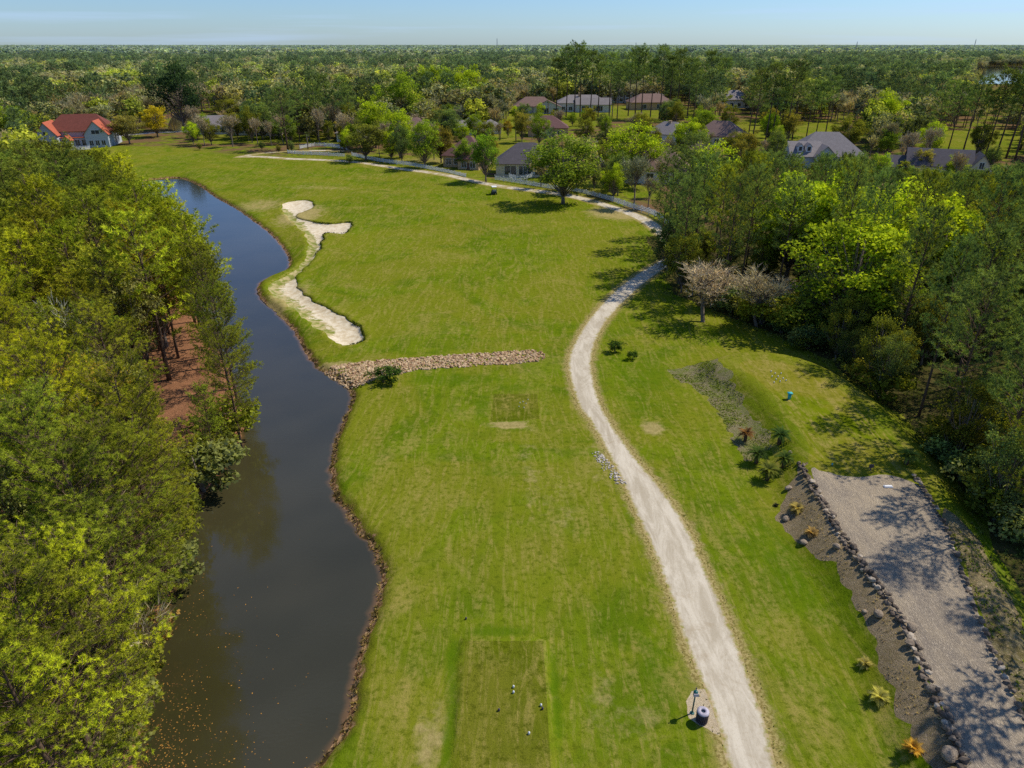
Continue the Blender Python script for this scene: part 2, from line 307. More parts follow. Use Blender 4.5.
SLOPE = smooth_poly(P([(940, 508, PH), (975, 535, 1), (1010, 600, .4), (1050, 700, .3), (1110, 860, .3)]) + P([(1082, 860, PH), (1030, 735, PH), (1003, 672, PH), (975, 600, PH), (955, 545, PH)]), 1, .25, True, 27)
FARLAKE = [at(978, 84), at(1040, 84), at(1060, 66.5), at(985, 66)]
REARPOND = smooth_poly(P([(168, 128), (176, 113), (192, 113), (200, 128), (186, 131)]), 4)
REGIONS = [('pond', POND, 'pond'), ('cart_path', PATH, 'path'), ('paved_path', FPATH, 'path'), ('path_spur', LOOP, 'path'), ('road', LROAD, 'road'), ('bunker', BUNKER, 'sand'), ('tee_ground', TEE, 'tee'),
           ('forward_tee_ground', UP, 'tee'), ('upper_tee_ground', UTEE, 'utee'), ('gravel_ground', PAD, 'gravel'), ('mulch_bed', BED, 'bed2'), ('weedy_bed', WEEDY, 'bed'), ('sand_patch', STAND, 'pad'), ('bare_slope', SLOPE, 'slope'), ('pine_straw_ground', LFLOOR, 'straw'),
           ('forest_ground', RFLOOR, 'litter'), ('lake', FARLAKE, 'pond'), ('rear_pond', REARPOND, 'pond')]

def sm(t): t = np.clip(t, 0, 1); return t * t * (3 - 2 * t)
def bb(X, Y, poly, mar):
    q = np.array(poly); return (X > q[:, 0].min() - mar) & (X < q[:, 0].max() + mar) & (Y > q[:, 1].min() - mar) & (Y < q[:, 1].max() + mar)
def heights(X, Y):
    X = np.asarray(X, float); Y = np.asarray(Y, float); Z = np.zeros(X.shape)
    # gentle swells of the fairway beyond the first tee
    Z += .35 * sm((Y - 95) / 30) * sm((260 - Y) / 40) * (np.sin(X * .13 + Y * .05) * np.cos(Y * .09 - X * .03))
    k = bb(X, Y, POND, 4)
    if k.any():
        d = seg_dist(X[k], Y[k], POND); i = inside(X[k], Y[k], POND); s = np.where(i, -d, d)
        z = np.where(s > 0, WZ * (1 - sm(s / 1.0)), WZ + s * .9); z = np.maximum(z, -2.2); f = sm((s - 1) / 3); Z[k] = np.where(s < 1, z, Z[k] * f)
    k = bb(X, Y, PLAT, 6)
    if k.any():
        d = seg_dist(X[k], Y[k], PLAT); i = inside(X[k], Y[k], PLAT); d = np.where(i, 0, d); Z[k] = np.maximum(Z[k], PH * (1 - sm(d / 3.6)))
    k = bb(X, Y, TEE, 3)
    if k.any():
        d = seg_dist(X[k], Y[k], TEE); i = inside(X[k], Y[k], TEE); d = np.where(i, 0, d); Z[k] += .22 * (1 - sm(d / .5))
    k = bb(X, Y, BUNKER, 2)
    if k.any():
        d = seg_dist(X[k], Y[k], BUNKER); i = inside(X[k], Y[k], BUNKER); Z[k] += np.where(i, -.35 * sm(d / .9), .25 * (1 - sm(d / 2.5)) * sm(d / .05))
    return Z
def hz(x, y): return float(heights(np.array([x]), np.array([y]))[0])

# ground points
pts = []
y = 2.0
while y < 420:
    s = max(.75, .0125 * y); hw = .86 * y + 14; n = int(2 * hw / s)
    xs = np.linspace(-hw, hw, n); j = RNG.uniform(-.3, .3, (n, 2)) * s
    pts += list(zip(xs + j[:, 0], y + j[:, 1])); y += s
while y < 14000:
    s = .06 * y; hw = 1.1 * y; n = int(2 * hw / s) + 2; pts += [(x, y) for x in np.linspace(-hw, hw, n)]; y += s
for x in np.linspace(-400, 400, 21):
    for yy in (-150, -80, -30, -8): pts.append((x, yy))
pts += [(-15000, -200), (15000, -200), (-15000, 14500), (15000, 14500), (0, 14500), (-15000, 5000), (15000, 5000)]
edges = []
def addpoly(pl_, closed=True):
    o = len(pts); pts.extend(pl_); n = len(pl_)
    edges.extend([(o + i, o + (i + 1) % n) for i in range(n if closed else n - 1)])
for _, q, _m in REGIONS: addpoly(q)
def offset(poly, d, zstep=1):
    q = poly[::zstep]; out = []; n = len(q)
    for i in range(n):
        a, b = q[i - 1], q[(i + 1) % n]; dx, dy = b[0] - a[0], b[1] - a[1]; L = math.hypot(dx, dy) + 1e-9
        out.append((q[i][0] + dy / L * d, q[i][1] - dx / L * d))
    return out
ext = []
for poly, ds in ((POND, (.3, .65, 1.1, -.5, -1.2)), (PATH, (.35, .8)), (TEE, (.12, .25, .4, .55)), (BUNKER, (.15, -.4, .8)), (PLAT, (0, 1, 2, 3, 4))):
    P_ = np.array(poly); area = np.sum(P_[:, 0] * np.roll(P_[:, 1], -1) - np.roll(P_[:, 0], -1) * P_[:, 1]); sg = 1 if area > 0 else -1
    for d in ds: ext += offset(smooth_poly(poly, .6) if poly is TEE else poly, d * sg)
pts += ext
res = delaunay_2d_cdt([Vector(q) for q in pts], edges, [], 0, 1e-4, False)
GV = np.array([(v.x, v.y) for v in res[0]]); GF = np.array(res[2]); GF = GF[:, :3]
cx = GV[GF].mean(1); 
# keep counter-clockwise
a_, b_, c_ = GV[GF[:, 0]], GV[GF[:, 1]], GV[GF[:, 2]]
cr = (b_[:, 0] - a_[:, 0]) * (c_[:, 1] - a_[:, 1]) - (b_[:, 1] - a_[:, 1]) * (c_[:, 0] - a_[:, 0]); GF[cr < 0] = GF[cr < 0][:, ::-1]; GF = GF[np.abs(cr) > 1e-7]; cx = GV[GF].mean(1)
GZ = heights(GV[:, 0], GV[:, 1])
reg = np.full(len(GF), -1)
for i, (nm, q, _m) in enumerate(REGIONS):
    k = (reg < 0) & bb(cx[:, 0], cx[:, 1], q, 0); idx = np.where(k)[0]
    reg[idx[inside(cx[idx, 0], cx[idx, 1], q)]] = i
X, Y = GV[:, 0], GV[:, 1]
BANK = np.full(len(GV), 9.); k = bb(X, Y, POND, 8); BANK[k] = seg_dist(X[k], Y[k], POND)
EDGE = np.full(len(GV), 9.)
for q in (PATH, FPATH, LOOP):
    k = bb(X, Y, q, 5); EDGE[k] = np.minimum(EDGE[k], seg_dist(X[k], Y[k], q))
EB = EDGE.copy(); k = bb(X, Y, BUNKER, 6); EB[k] = np.minimum(9, seg_dist(X[k], Y[k], BUNKER[int(len(BUNKER) * .56):int(len(BUNKER) * .98)], False))
WORN = np.zeros(len(GV)); LUSH = np.zeros(len(GV))
def blob(A, px, py, rx, ry, amt=1.):
    x, y_ = at(px, py); x1, _ = at(px + rx, py); _, y0 = at(px, py - ry); d = np.hypot((X - x) / (x1 - x), (Y - y_) / (y0 - y_)); np.maximum(A, amt * np.clip(1.3 - d, 0, 1), out=A)
for b_ in ((652, 428, 15, 9, 1), (510, 425, 26, 5, 1), (497, 420, 8, 6, 1), (430, 735, 28, 55, .62), (600, 700, 30, 70, .45), (530, 470, 14, 70, .5), (560, 500, 40, 60, .4), (300, 215, 30, 14, .8), (285, 300, 30, 25, .7), (600, 462, 22, 50, .45), (500, 160, 200, 6, .6), (620, 212, 45, 8, .9), (340, 365, 50, 5, .7), (400, 560, 10, 40, .4), (640, 720, 40, 30, .5), (260, 205, 40, 10, .6), (320, 188, 70, 4, .5)): blob(WORN, *b_)
for b_ in ((450, 720, 11, 75, .8), (452, 660, 11, 50, .75), (500, 631, 48, 9, .8), (556, 700, 8, 75, .75), (482, 408, 14, 20, .6), (545, 405, 10, 20, .5), (515, 387, 34, 8, .6), (650, 660, 25, 60, .6), (780, 560, 50, 90, .55), (460, 380, 90, 10, .6), (630, 390, 30, 50, .5), (500, 470, 60, 14, .5), (655, 375, 40, 30, .6), (430, 520, 40, 30, .4), (520, 210, 90, 20, .4)): blob(LUSH, *b_)
FAIR = P([(60, 152), (110, 146), (180, 148), (236, 156)]) + farc[1:] + P([(700, 260), (720, 300), (1200, 600)]) + [(60, 5), (-60, 5), (-60, 110), (-110, 190)]
LAWN = np.where(inside(X, Y, FAIR), 0, sm(seg_dist(X, Y, FAIR) / 5))
for q in ((505, 108, 600, 126), (420, 108, 520, 122), (560, 104, 700, 118), (700, 122, 840, 146), (925, 130, 1024, 156), (300, 155, 480, 178), (560, 172, 660, 196), (500, 170, 560, 190), (460, 118, 520, 172), (200, 134, 330, 143)):
    (x0, y0), (x1, y0b), (x2, y2) = at(q[0], q[3]), at(q[2], q[3]), at(q[2], q[1])
    u = X / np.maximum(Y, 1); pxs = 512 + FPX * X / np.maximum(Y * CP + CZ * SP, 1); pys = 384 + FPX * (CZ * CP - Y * SP) / np.maximum(Y * CP + CZ * SP, 1)
    k = (pxs > q[0]) & (pxs < q[2]) & (pys > q[1]) & (pys < q[3]) & (Y > 10); LAWN[k] *= .12
def sub(mask, name, mat, kind='structure', zoff=0, flat=None):
    F = GF[mask]; u, inv = np.unique(F, return_inverse=True); inv = inv.reshape(F.shape)
    Z = GZ[u] if flat is None else np.full(len(u), flat)
    me = mesh_np(name, np.c_[GV[u], Z + zoff], inv, [mat], attrs={'bank': BANK[u], 'edge': (EB if name == 'bunker' else EDGE)[u], 'worn': WORN[u], 'lush': LUSH[u], 'lawn': LAWN[u]}, smooth=True)
    o = link(name, me); o['kind'] = kind; return o
sub(reg == -1, 'ground', MAT['ground'])
for i, (nm, q, mt) in enumerate(REGIONS):
    k = reg == i
    if not k.any(): continue
    if mt == 'pond':
        sub(k, nm, MAT['pond'], flat=WZ if nm == 'pond' else -.02)
        if nm == 'pond': sub(k, 'pond_bed', MAT['litter'], zoff=-.02)
    else: sub(k, nm, MAT[mt])

# ------------------------------------------------------------------ foliage generators (numpy)
def unit(v): return v / (np.linalg.norm(v, axis=-1, keepdims=True) + 1e-9)
def blades(C, D, n, L, W, spread, rng, droop=0):
    """needle tufts: C centres, D directions -> triangles"""
    k = len(C) * n; c = np.repeat(C, n, 0); d = unit(np.repeat(D, n, 0) + rng.normal(0, spread, (k, 3))); l = L * rng.uniform(.6, 1.2, (k, 1))
    s = unit(np.cross(d, rng.normal(0, 1, (k, 3)))) * W / 2 * rng.uniform(.7, 1.3, (k, 1))
    tip = c + d * l; tip[:, 2] -= droop * l[:, 0]; V = np.stack([c - s, c + s, tip], 1).reshape(-1, 3)
    v = np.repeat(np.clip(np.repeat(rng.uniform(.0, .85, len(C)), n) + rng.normal(0, .14, k), 0, 1), 3); v[2::3] = np.clip(v[2::3] + .12, 0, 1)
    return V, v
def leaves(C, rad, n, S, rng, flat=.6, base=None):
    """leaf clumps: C centres -> small quads (as two triangles each)"""
    k = len(C) * n; c = np.repeat(C, n, 0); o = rng.normal(0, 1, (k, 3)); o = unit(o) * (rng.uniform(0, 1, (k, 1)) ** .45) * np.repeat(rad, n)[:, None]; o[:, 2] *= .72; c = c + o
    nrm = unit(rng.normal(0, 1, (k, 3)) + np.array([0, 0, flat]) + unit(o) * .6); a = unit(np.cross(nrm, rng.normal(0, 1, (k, 3)))); b = np.cross(nrm, a)
    s = S * rng.uniform(.55, 1.25, (k, 1)); a *= s / 2; b *= s * .36
    V = np.stack([c - a, c + b, c + a, c - a, c + a, c - b], 1).reshape(-1, 3)
    cl = rng.uniform(.15, .75, len(C)) if base is None else base
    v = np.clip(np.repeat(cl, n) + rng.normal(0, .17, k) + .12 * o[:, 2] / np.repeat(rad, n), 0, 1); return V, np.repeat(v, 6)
def tri_mesh(name, V, v, mat): return mesh_np(name, V, np.arange(len(V)).reshape(-1, 3), [mat], attrs={'leaf': v})

def pine(seed, H, cb, RAD, nbr, tw, nb, L, W, lod=0, lean=.3):
    """returns (wood MB, needles V, v)"""
    rng = np.random.default_rng(seed); mb = MB(); ph = rng.uniform(0, 6.28)
    tr = lambda z: np.array([lean * math.sin(z / H * 3 + ph) * z / H * 1.4, lean * math.cos(z / H * 2.2 + ph) * z / H, z])
    r0 = .011 * H + .03; nz_ = 6 if lod else 9
    mb.tube([tr(H * i / nz_) - (np.array([0, 0, .3]) if i == 0 else 0) for i in range(nz_ + 1)], [r0 * (1 - .88 * i / nz_) for i in range(nz_ + 1)], 6 if lod else 8)
    Cs, Ds, Bi = [], [], []
    for i in range(nbr):
        bv = rng.uniform(-.28, .28); u = (i + rng.uniform(0, 1)) / nbr; u = u ** .85; z = H * (cb + (.985 - cb) * u); az = i * 2.4 + rng.uniform(-.5, .5)
        Lb = RAD * (.30 + .95 * math.sqrt(max(0, 1 - (max(0, u - .22) / .82) ** 2)) * (.55 + .45 * min(1, u / .22))) * rng.uniform(.62, 1.12)
        if u > .93: Lb *= .6
        el = R(rng.uniform(-2, 22) + 38 * u); o = tr(z); d = np.array([math.cos(az) * math.cos(el), math.sin(az) * math.cos(el), math.sin(el)])
        bend = np.array([0, 0, .22 * Lb * rng.uniform(.2, 1.2)]); f = lambda t: o + d * Lb * t + bend * t * t
        if lod < 2: mb.tube([f(0), f(.5), f(.97)], [r0 * .26 * (1 - .6 * u), r0 * .16 * (1 - .6 * u), .012], 4 if not lod else 3, False)
        k = max(2, int(tw * (.55 + .6 * Lb / RAD)))
        for j in range(k):
            t = .34 + .66 * (j + rng.uniform(0, 1)) / k; b0 = f(t); sd_ = unit(np.cross(d, [0, 0, 1])) * (1 if j % 2 else -1); wl = Lb * .36 * (1.15 - t) + .25
            td = unit(d * .7 + sd_ * rng.uniform(.4, 1.1) + np.array([0, 0, rng.uniform(.0, .55)])); e = b0 + td * wl
            if lod == 0: mb.tube([b0, e], [.018, .008], 3, False)
            for q in ((.45, 1.) if lod == 0 else (.8,)):
                Bi.append(bv); Cs.append(b0 + td * wl * q + rng.normal(0, .05 if lod else .12, 3)); Ds.append(unit(td * .75 + np.array([0, 0, .55])))
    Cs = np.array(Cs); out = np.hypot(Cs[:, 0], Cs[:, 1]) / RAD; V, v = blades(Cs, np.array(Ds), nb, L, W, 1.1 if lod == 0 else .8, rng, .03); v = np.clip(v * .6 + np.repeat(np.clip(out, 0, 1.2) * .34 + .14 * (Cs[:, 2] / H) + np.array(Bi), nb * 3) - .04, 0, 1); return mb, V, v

def broad(seed, H, RAD, cb, ncl, nl, S, crad, lod=0, twigs=0, asym=.25):
    rng = np.random.default_rng(seed); mb = MB(); r0 = .016 * H + .04; zc = H * (cb + (1 - cb) * .5); hz_ = H * (1 - cb) * .5
    C = []
    while len(C) < ncl:
        q = rng.normal(0, 1, 3); q = q / np.linalg.norm(q) * rng.uniform(.35, 1) ** .6; 
        if q[2] < -.75: continue
        wob = 1 + asym * math.sin(3 * math.atan2(q[1], q[0]) + seed) + asym * .7 * math.sin(5 * q[2] + 2 * math.atan2(q[1], q[0]) + seed * 2)
        C.append([q[0] * RAD * .82 * wob, q[1] * RAD * .82 * wob, zc + q[2] * hz_ * .86 * (1 + .15 * rng.normal())])
    C = np.array(C); fork = H * cb * .9; mb.tube([(0, 0, -.3), (.05, 0, fork * .5), (0, .08, fork), (.1, .1, H * .75)], [r0 * 1.25, r0, r0 * .8, r0 * .2], 8 if not lod else 5)
    if lod < 2:
        for i in range(0, ncl, 1 if lod == 0 else 3):
            c = C[i]; s = np.array([0, 0, fork * rng.uniform(.75, 1.) + (H * .3 * rng.uniform(0, 1) if c[2] > zc else 0)]); m_ = (s + c) / 2 + np.array([0, 0, -.06 * H]) * rng.uniform(-.3, 1)
            mb.tube([s, m_, c], [r0 * .32, r0 * .18, .02], 4, False)
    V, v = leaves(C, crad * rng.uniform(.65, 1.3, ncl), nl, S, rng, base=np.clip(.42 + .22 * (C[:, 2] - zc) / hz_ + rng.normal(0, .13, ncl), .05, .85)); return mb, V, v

def bare(seed, H, RAD, lv=4, n0=8, W=.03, lod=0):
    """leafless tree: forking limbs with sprays of fine twigs"""
    rng = np.random.default_rng(seed); mb = MB(); A, B, Wd = [], [], []
    def grow(o, d, L, r, l):
        e = o + d * L
        if l >= 2 and (lod == 0 or l >= 3): mb.tube([o, o + d * L * .5 + rng.normal(0, .04 * L, 3), e], [r, r * .75, r * .55], 5 if l == lv else 3, False)
        else: A.append(o); B.append(e); Wd.append(max(W, r * 1.6))
        if l == 0: return
        n = n0 if l == lv else int(rng.integers(3, 6))
        for i in range(n):
            az = i * 2.4 + rng.uniform(0, 1.2); sp_ = rng.uniform(.35, .85); a = unit(np.cross(d, rng.normal(0, 1, 3))); b = np.cross(d, a)
            nd = unit(d + (a * math.cos(az) + b * math.sin(az)) * sp_ + np.array([0, 0, .26])); t = rng.uniform(.35, 1.) if l < lv else rng.uniform(.5, 1)
            grow(o + d * L * t, nd, L * rng.uniform(.55, .78) * (RAD / H * 1.7 if l == lv else 1), r * .5, l - 1)
    grow(np.array([0, 0, -.2]), unit(np.array([rng.normal(0, .05), rng.normal(0, .05), 1.])), H * .42, .012 * H + .03, lv)
    A = np.array(A); B = np.array(B); Wd = np.array(Wd)[:, None]; s = unit(np.cross(B - A, rng.normal(0, 1, A.shape))) * Wd / 2
    V = np.stack([A - s, A + s, B], 1).reshape(-1, 3); v = np.repeat(rng.uniform(.2, .8, len(A)), 3); return mb, V, v

PROTO = {}
def proto(key, gen, wood, leafm, leafname):
    mb, V, v = gen; PROTO[key] = (mb.mesh('trunk', wood, True), tri_mesh(leafname, V, v, leafm), leafname)
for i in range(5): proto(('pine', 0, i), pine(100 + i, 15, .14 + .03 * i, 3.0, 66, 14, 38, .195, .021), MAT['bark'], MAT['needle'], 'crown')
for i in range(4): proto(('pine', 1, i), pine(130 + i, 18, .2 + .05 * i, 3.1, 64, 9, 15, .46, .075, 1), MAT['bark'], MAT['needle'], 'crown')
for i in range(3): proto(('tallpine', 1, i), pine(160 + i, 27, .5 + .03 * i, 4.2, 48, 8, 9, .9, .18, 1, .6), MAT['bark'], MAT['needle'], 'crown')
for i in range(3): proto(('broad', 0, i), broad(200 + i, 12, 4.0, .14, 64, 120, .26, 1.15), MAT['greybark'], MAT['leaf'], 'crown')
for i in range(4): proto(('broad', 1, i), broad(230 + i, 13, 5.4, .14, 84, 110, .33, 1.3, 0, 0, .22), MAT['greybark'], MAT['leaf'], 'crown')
for i in range(3): proto(('bare', 0, i), bare(300 + i, 9, 3.6, 5, 15, .030), MAT['greybark'], MAT['twig'], 'twigs')
for i in range(3): proto(('bare', 1, i), bare(330 + i, 13, 5.6, 5, 11, .09, 1), MAT['greybark'], MAT['twig'], 'twigs')
for i in range(3): proto(('shrub', 0, i), broad(400 + i, 2.2, 1.25, .05, 26, 70, .17, .5, 1), MAT['greybark'], MAT['leaf'], 'foliage')

PINES = []
def tree(key, x, y, H, tint, label, cat, name, group=None, wide=1., rz=None, wood=True, z=None, final=False):
    if name == 'pine_tree' and group and not final:
        PINES.append((key, x, y, H, tint, label, cat, name, group, wide)); return
    wm, lm, ln = PROTO[key]; base = {'pine': 15 if key[1] == 0 else 18, 'tallpine': 27, 'broad': 12 if key[1] == 0 else 13, 'bare': 9 if key[1] == 0 else 13, 'shrub': 2.2}[key[0]]
    s = H / base; r = empty(name, (x, y, hz(x, y) if z is None else z), RNG.uniform(0, 6.28) if rz is None else rz, (s * wide, s * wide, s))
    if wood: link('trunk', wm, r)
    c = link(ln, lm, r); c.color = (*tint, 1); tag(r, label, cat, group); return r

def tint(base, var=.15):
    k = 1 + RNG.normal(0, var); h = RNG.normal(0, var * .28); return tuple(max(.004, v) for v in (base[0] * k * (1 + h), base[1] * k, base[2] * k * (1 - h)))
T_PINE_L = (.285, .295, .024); T_PINE_L2 = (.175, .188, .025); T_PINE_D = (.120, .155, .055); T_LIME = (.25, .30, .022); T_LIME2 = (.175, .23, .026); T_OLIVE = (.145, .145, .025); T_YEL = (.36, .28, .02); T_TWIG = (.31, .245, .20); T_GREYGR = (.17, .175, .065)

# ------------------------------------------------------------------ pines of the left bank
SX = [(-500, 132), (0, 134), (60, 139), (110, 152), (165, 183), (188, 205), (207, 232), (236, 280), (256, 330), (267, 375), (266, 415), (238, 440), (222, 480), (204, 520), (192, 560), (172, 600), (160, 640), (166, 680), (150, 730), (140, 790)]
def xmax_left(py): return float(np.interp(py, [q[1] for q in SX], [q[0] for q in SX])) if py > 134 else -999
def ok_left(x, y, H, rad, shr=False):
    for u, rr in ((1., .1), (.85, .75), (.65, 1.), (.45, .8)):
        a, b = proj(x + rad * rr, y, H * u)
        if a > xmax_left(b) + 3: return False
    return True
def clear_straw(x, y, H, rad):
    for u in (.95, .75, .5):
        a, b = proj(x, y, H * u); rp_ = rad / (y * CP + (CZ - H * u) * SP) * FPX * .7
        if ((a - 184) / (40 + rp_ * 1.1)) ** 2 + ((b - 380) / (62 + rp_ * 1.1)) ** 2 < 1: return False
    return True
shore_x = lambda y: float(np.interp(y, [q[1] for q in lshore], [q[0] for q in lshore]))
placed = []
def far_enough(x, y, d, lst): return all((x - a) ** 2 + (y - b) ** 2 > (d * c_) ** 2 for a, b, c_ in lst)
n = 0; tries = 0
GL = 'young pines packed along the left bank of the pond'; LL = 'yellow-green young pine in the dense stand on the left bank'
for y in np.arange(19, 150, 2.9):     # the trees that lean over the water
    for k in range(14):
        H = random.uniform(13, 17) * (1 - k * .045); wide = random.uniform(1.05, 1.25) * (1 - k * .03); rad = 3.1 * wide * H / 15; x = shore_x(y) - .6 - k * .35
        if far_enough(x, y, 2.4, placed) and ok_left(x, y, H, rad * .9) and clear_straw(x, y, H, rad * .6):
            tree(('pine', 0 if y < 75 else 1, random.randrange(4)), x, y, H, tint(T_PINE_L if random.random() < .5 else T_PINE_L2, .15), 'young pine on the very edge of the pond in the left bank stand', 'pine tree', 'pine_tree', 'young pines lining the water along the left bank', wide); placed.append((x, y, 1)); n += 1; break
for x, y, H, wd in ((-25.8, 56.5, 12.5, .95), (-27.6, 61.5, 14, .9), (-31., 68, 14.5, .85), (-26.3, 52.2, 8.5, .8)):
    tree(('pine', 0, random.randrange(4)), x, y, H, tint(T_PINE_L2, .12), 'young pine on the very edge of the pond in the left bank stand', 'pine tree', 'pine_tree', 'young pines lining the water along the left bank', wd); placed.append((x, y, 1)); n += 1
while tries < 14000 and n < 235:
    tries += 1; y = 9 + 150 * random.random() ** 1.15; xs = shore_x(y) - 1.0; xl = -.80 * y - 9
    if xl > xs - 2: xl = xs - 6
    x = random.uniform(xl, xs); dc = math.hypot(x, y)
    H = random.uniform(10.5, 17.5) + (1.2 if y > 70 else 0)
    if y < 30: H = random.uniform(10.5, 13.5)
    wide = random.uniform(.9, 1.2); rad = 2.9 * wide * H / 15
    if not far_enough(x, y, 3.5, placed): continue
    if not ok_left(x, y, H, rad) or not clear_straw(x, y, H, rad) or proj(x + rad, y, H * .7)[0] < 0: continue
    lod = 0 if dc < 75 else 1; t = T_PINE_L if random.random() < (.75 if y < 50 else .35) else T_PINE_L2
    if y > 70: t = tuple(a * .55 + b * .25 for a, b in zip(t, T_PINE_L2))
    if y > 95: t = tuple(a * .45 + b * .35 for a, b in zip(T_PINE_L2, T_PINE_D))
    tree(('pine', lod, random.randrange(5 if not lod else 4)), x, y, H, tint(t, .24), LL, 'pine tree', 'pine_tree', GL, wide * (.98 if not lod else 1.12)); placed.append((x, y, 1)); n += 1
open('/tmp/log.txt', 'a').write('left %d %d\n' % (n, tries)) if 0 else None
# grey and greening deciduous trees between the pines
k = 0; tries = 0
while k < 60 and tries < 9000:
    tries += 1; y = 16 + 120 * random.random(); xs = shore_x(y) - 1.; x = random.uniform(max(-.8 * y - 4, xs - 45), xs); H = random.uniform(12, 16)
    if not far_enough(x, y, 1.9, placed) or not ok_left(x, y, H, 2.6) or not clear_straw(x, y, H, 2.5): continue
    if random.random() < .5: tree(('bare', 0, random.randrange(3)), x, y, H, tint(T_TWIG, .1), 'leafless grey tree standing among the pines of the left bank', 'bare tree', 'bare_tree', 'leafless trees among the left pines', .8)
    else: tree(('broad', 0, random.randrange(3)), x, y, H * .9, tint(random.choice([T_OLIVE, T_GREYGR, (.24, .17, .03)]), .15), 'small olive broadleaf tree between the pines of the left bank', 'tree', 'broadleaf_tree', 'small broadleaf trees among the left pines', .7)
    placed.append((x, y, .8)); k += 1
for (px, py, H, wd, tn, lab) in ((216, 486, 4.6, 1.3, T_GREYGR, 'pale grey-green bush overhanging the pond below the tall pines'), (196, 545, 3.4, 1.1, T_OLIVE, 'olive bush leaning over the pond midway along the left bank'), (176, 590, 3.6, 1.2, T_GREYGR, 'greyish bush at the water where the left bank turns inward'),
                                 (160, 655, 3.2, 1.2, (.22, .13, .05), 'russet bush at the foot of the bank near the floating leaves'), (236, 440, 4.5, 1.2, T_PINE_L2, 'dark green bush under the tall pines at the point of the bank'), (205, 520, 3.2, 1., T_PINE_L2, 'dense green shrub squeezed between two bushes over the pond'), (234, 456, 3.6, 1.2, T_OLIVE, 'olive bush hanging over the water at the tip of the bank'), (146, 690, 3.2, 1.3, T_OLIVE, 'olive bush over the water near the lower left corner'), (136, 742, 3.2, 1.3, T_GREYGR, 'grey-green bush lowest on the left bank'), (224, 474, 3., 1.2, T_PINE_D, 'small dark bush between the tip of the bank and the grey-green bush')):
    x, y = at(px, py); x = min(x, shore_x(y) + .2) ; tree(('shrub', 0, random.randrange(3)), x - .5, y, H, tint(tn, .05), lab, 'bush', 'bush', None, wd, z=-.2)

for (px, py, H, kd, tn, lab) in ((104, 214, 16.5, 'bare', T_TWIG, 'pinkish grey leafless crown standing out of the left pines towards their far end'), (84, 203, 16, 'bare', T_TWIG, 'leafless grey crown farther left among the left pines'), (140, 236, 14, 'broad', (.26, .18, .04), 'orange-tinged tree in the left pines near the water'),
        (62, 222, 16, 'broad', (.22, .20, .06), 'straw green tree amid the left pines at mid height'), (30, 268, 15.5, 'bare', (.36, .34, .32), 'pale leafless tree at the left edge among the pines'), (112, 250, 15, 'broad', (.20, .185, .07), 'buff green tree below the pinkish grey leafless crown'),
        (24, 368, 14.5, 'bare', (.36, .33, .30), 'pale grey leafless crown low on the left edge'), (60, 520, 13.5, 'bare', T_TWIG, 'leafless brown crown among the nearest bright pines')):
    x, y = at(px, py, H); tree((kd, 0, random.randrange(3)), x, y, H, tn, lab, 'bare tree' if kd == 'bare' else 'tree', 'bare_tree' if kd == 'bare' else 'broadleaf_tree', None, .85)

# ------------------------------------------------------------------ forest on the right
def ytop(px): return float(np.interp(px, [630, 655, 668, 690, 715, 745, 765, 800, 850, 900, 950, 1000, 1030], [260, 205, 165, 143, 150, 148, 158, 158, 156, 172, 176, 172, 166]))
def ok_right(x, y, H, rad):
    a, b = proj(x, y, H)
    if b < ytop(a) - 2: return False
    a0, b0 = proj(x - rad, y, H * .7)
    if a0 < np.interp(b0, [140, 170, 200, 240, 262, 300, 340], [688, 664, 655, 648, 660, 690, 745]): return False
    # mound and gravel stay visible
    for u in (.3, .5, .7):
        a0, b0 = proj(x - rad * .8, y, H * u)
        if b0 > 300 and a0 < np.interp(b0, [300, 340, 380, 420, 470, 520, 600, 700], [735, 800, 868, 905, 955, 1000, 1030, 1060]): return False
    return True
rp_ = []
for (a_, b_, H_, w_) in ((*at(678, 266), 18, 1.1), (*at(668, 246), 17, 1.15), (*at(692, 276), 18.5, 1.), (*at(662, 236), 13, 1.1), (*at(920, 522), 0, 0), (*at(1000, 735), 0, 0)):
    if not H_: H_ = 16.5; a_ += H_ * .62 * sd.x / sd.z; b_ += H_ * .62 * sd.y / sd.z; w_ = .9
    tree(('pine', 1, random.randrange(4)), a_, b_, H_, tint(T_PINE_D, .1), 'tall dark green pine in the thick wood on the right', 'pine tree', 'pine_tree', 'tall dark pines of the wood on the right', w_); rp_.append((a_, b_, 1))
LIMES = [(703, 285, 40, 84.), (757, 290, 34, 83.)]
for q_ in ((703, 322), (757, 326)): rp_.append((*at(*q_), 2.0))
def by_top(px, py_top, H): return at(px, py_top, H)
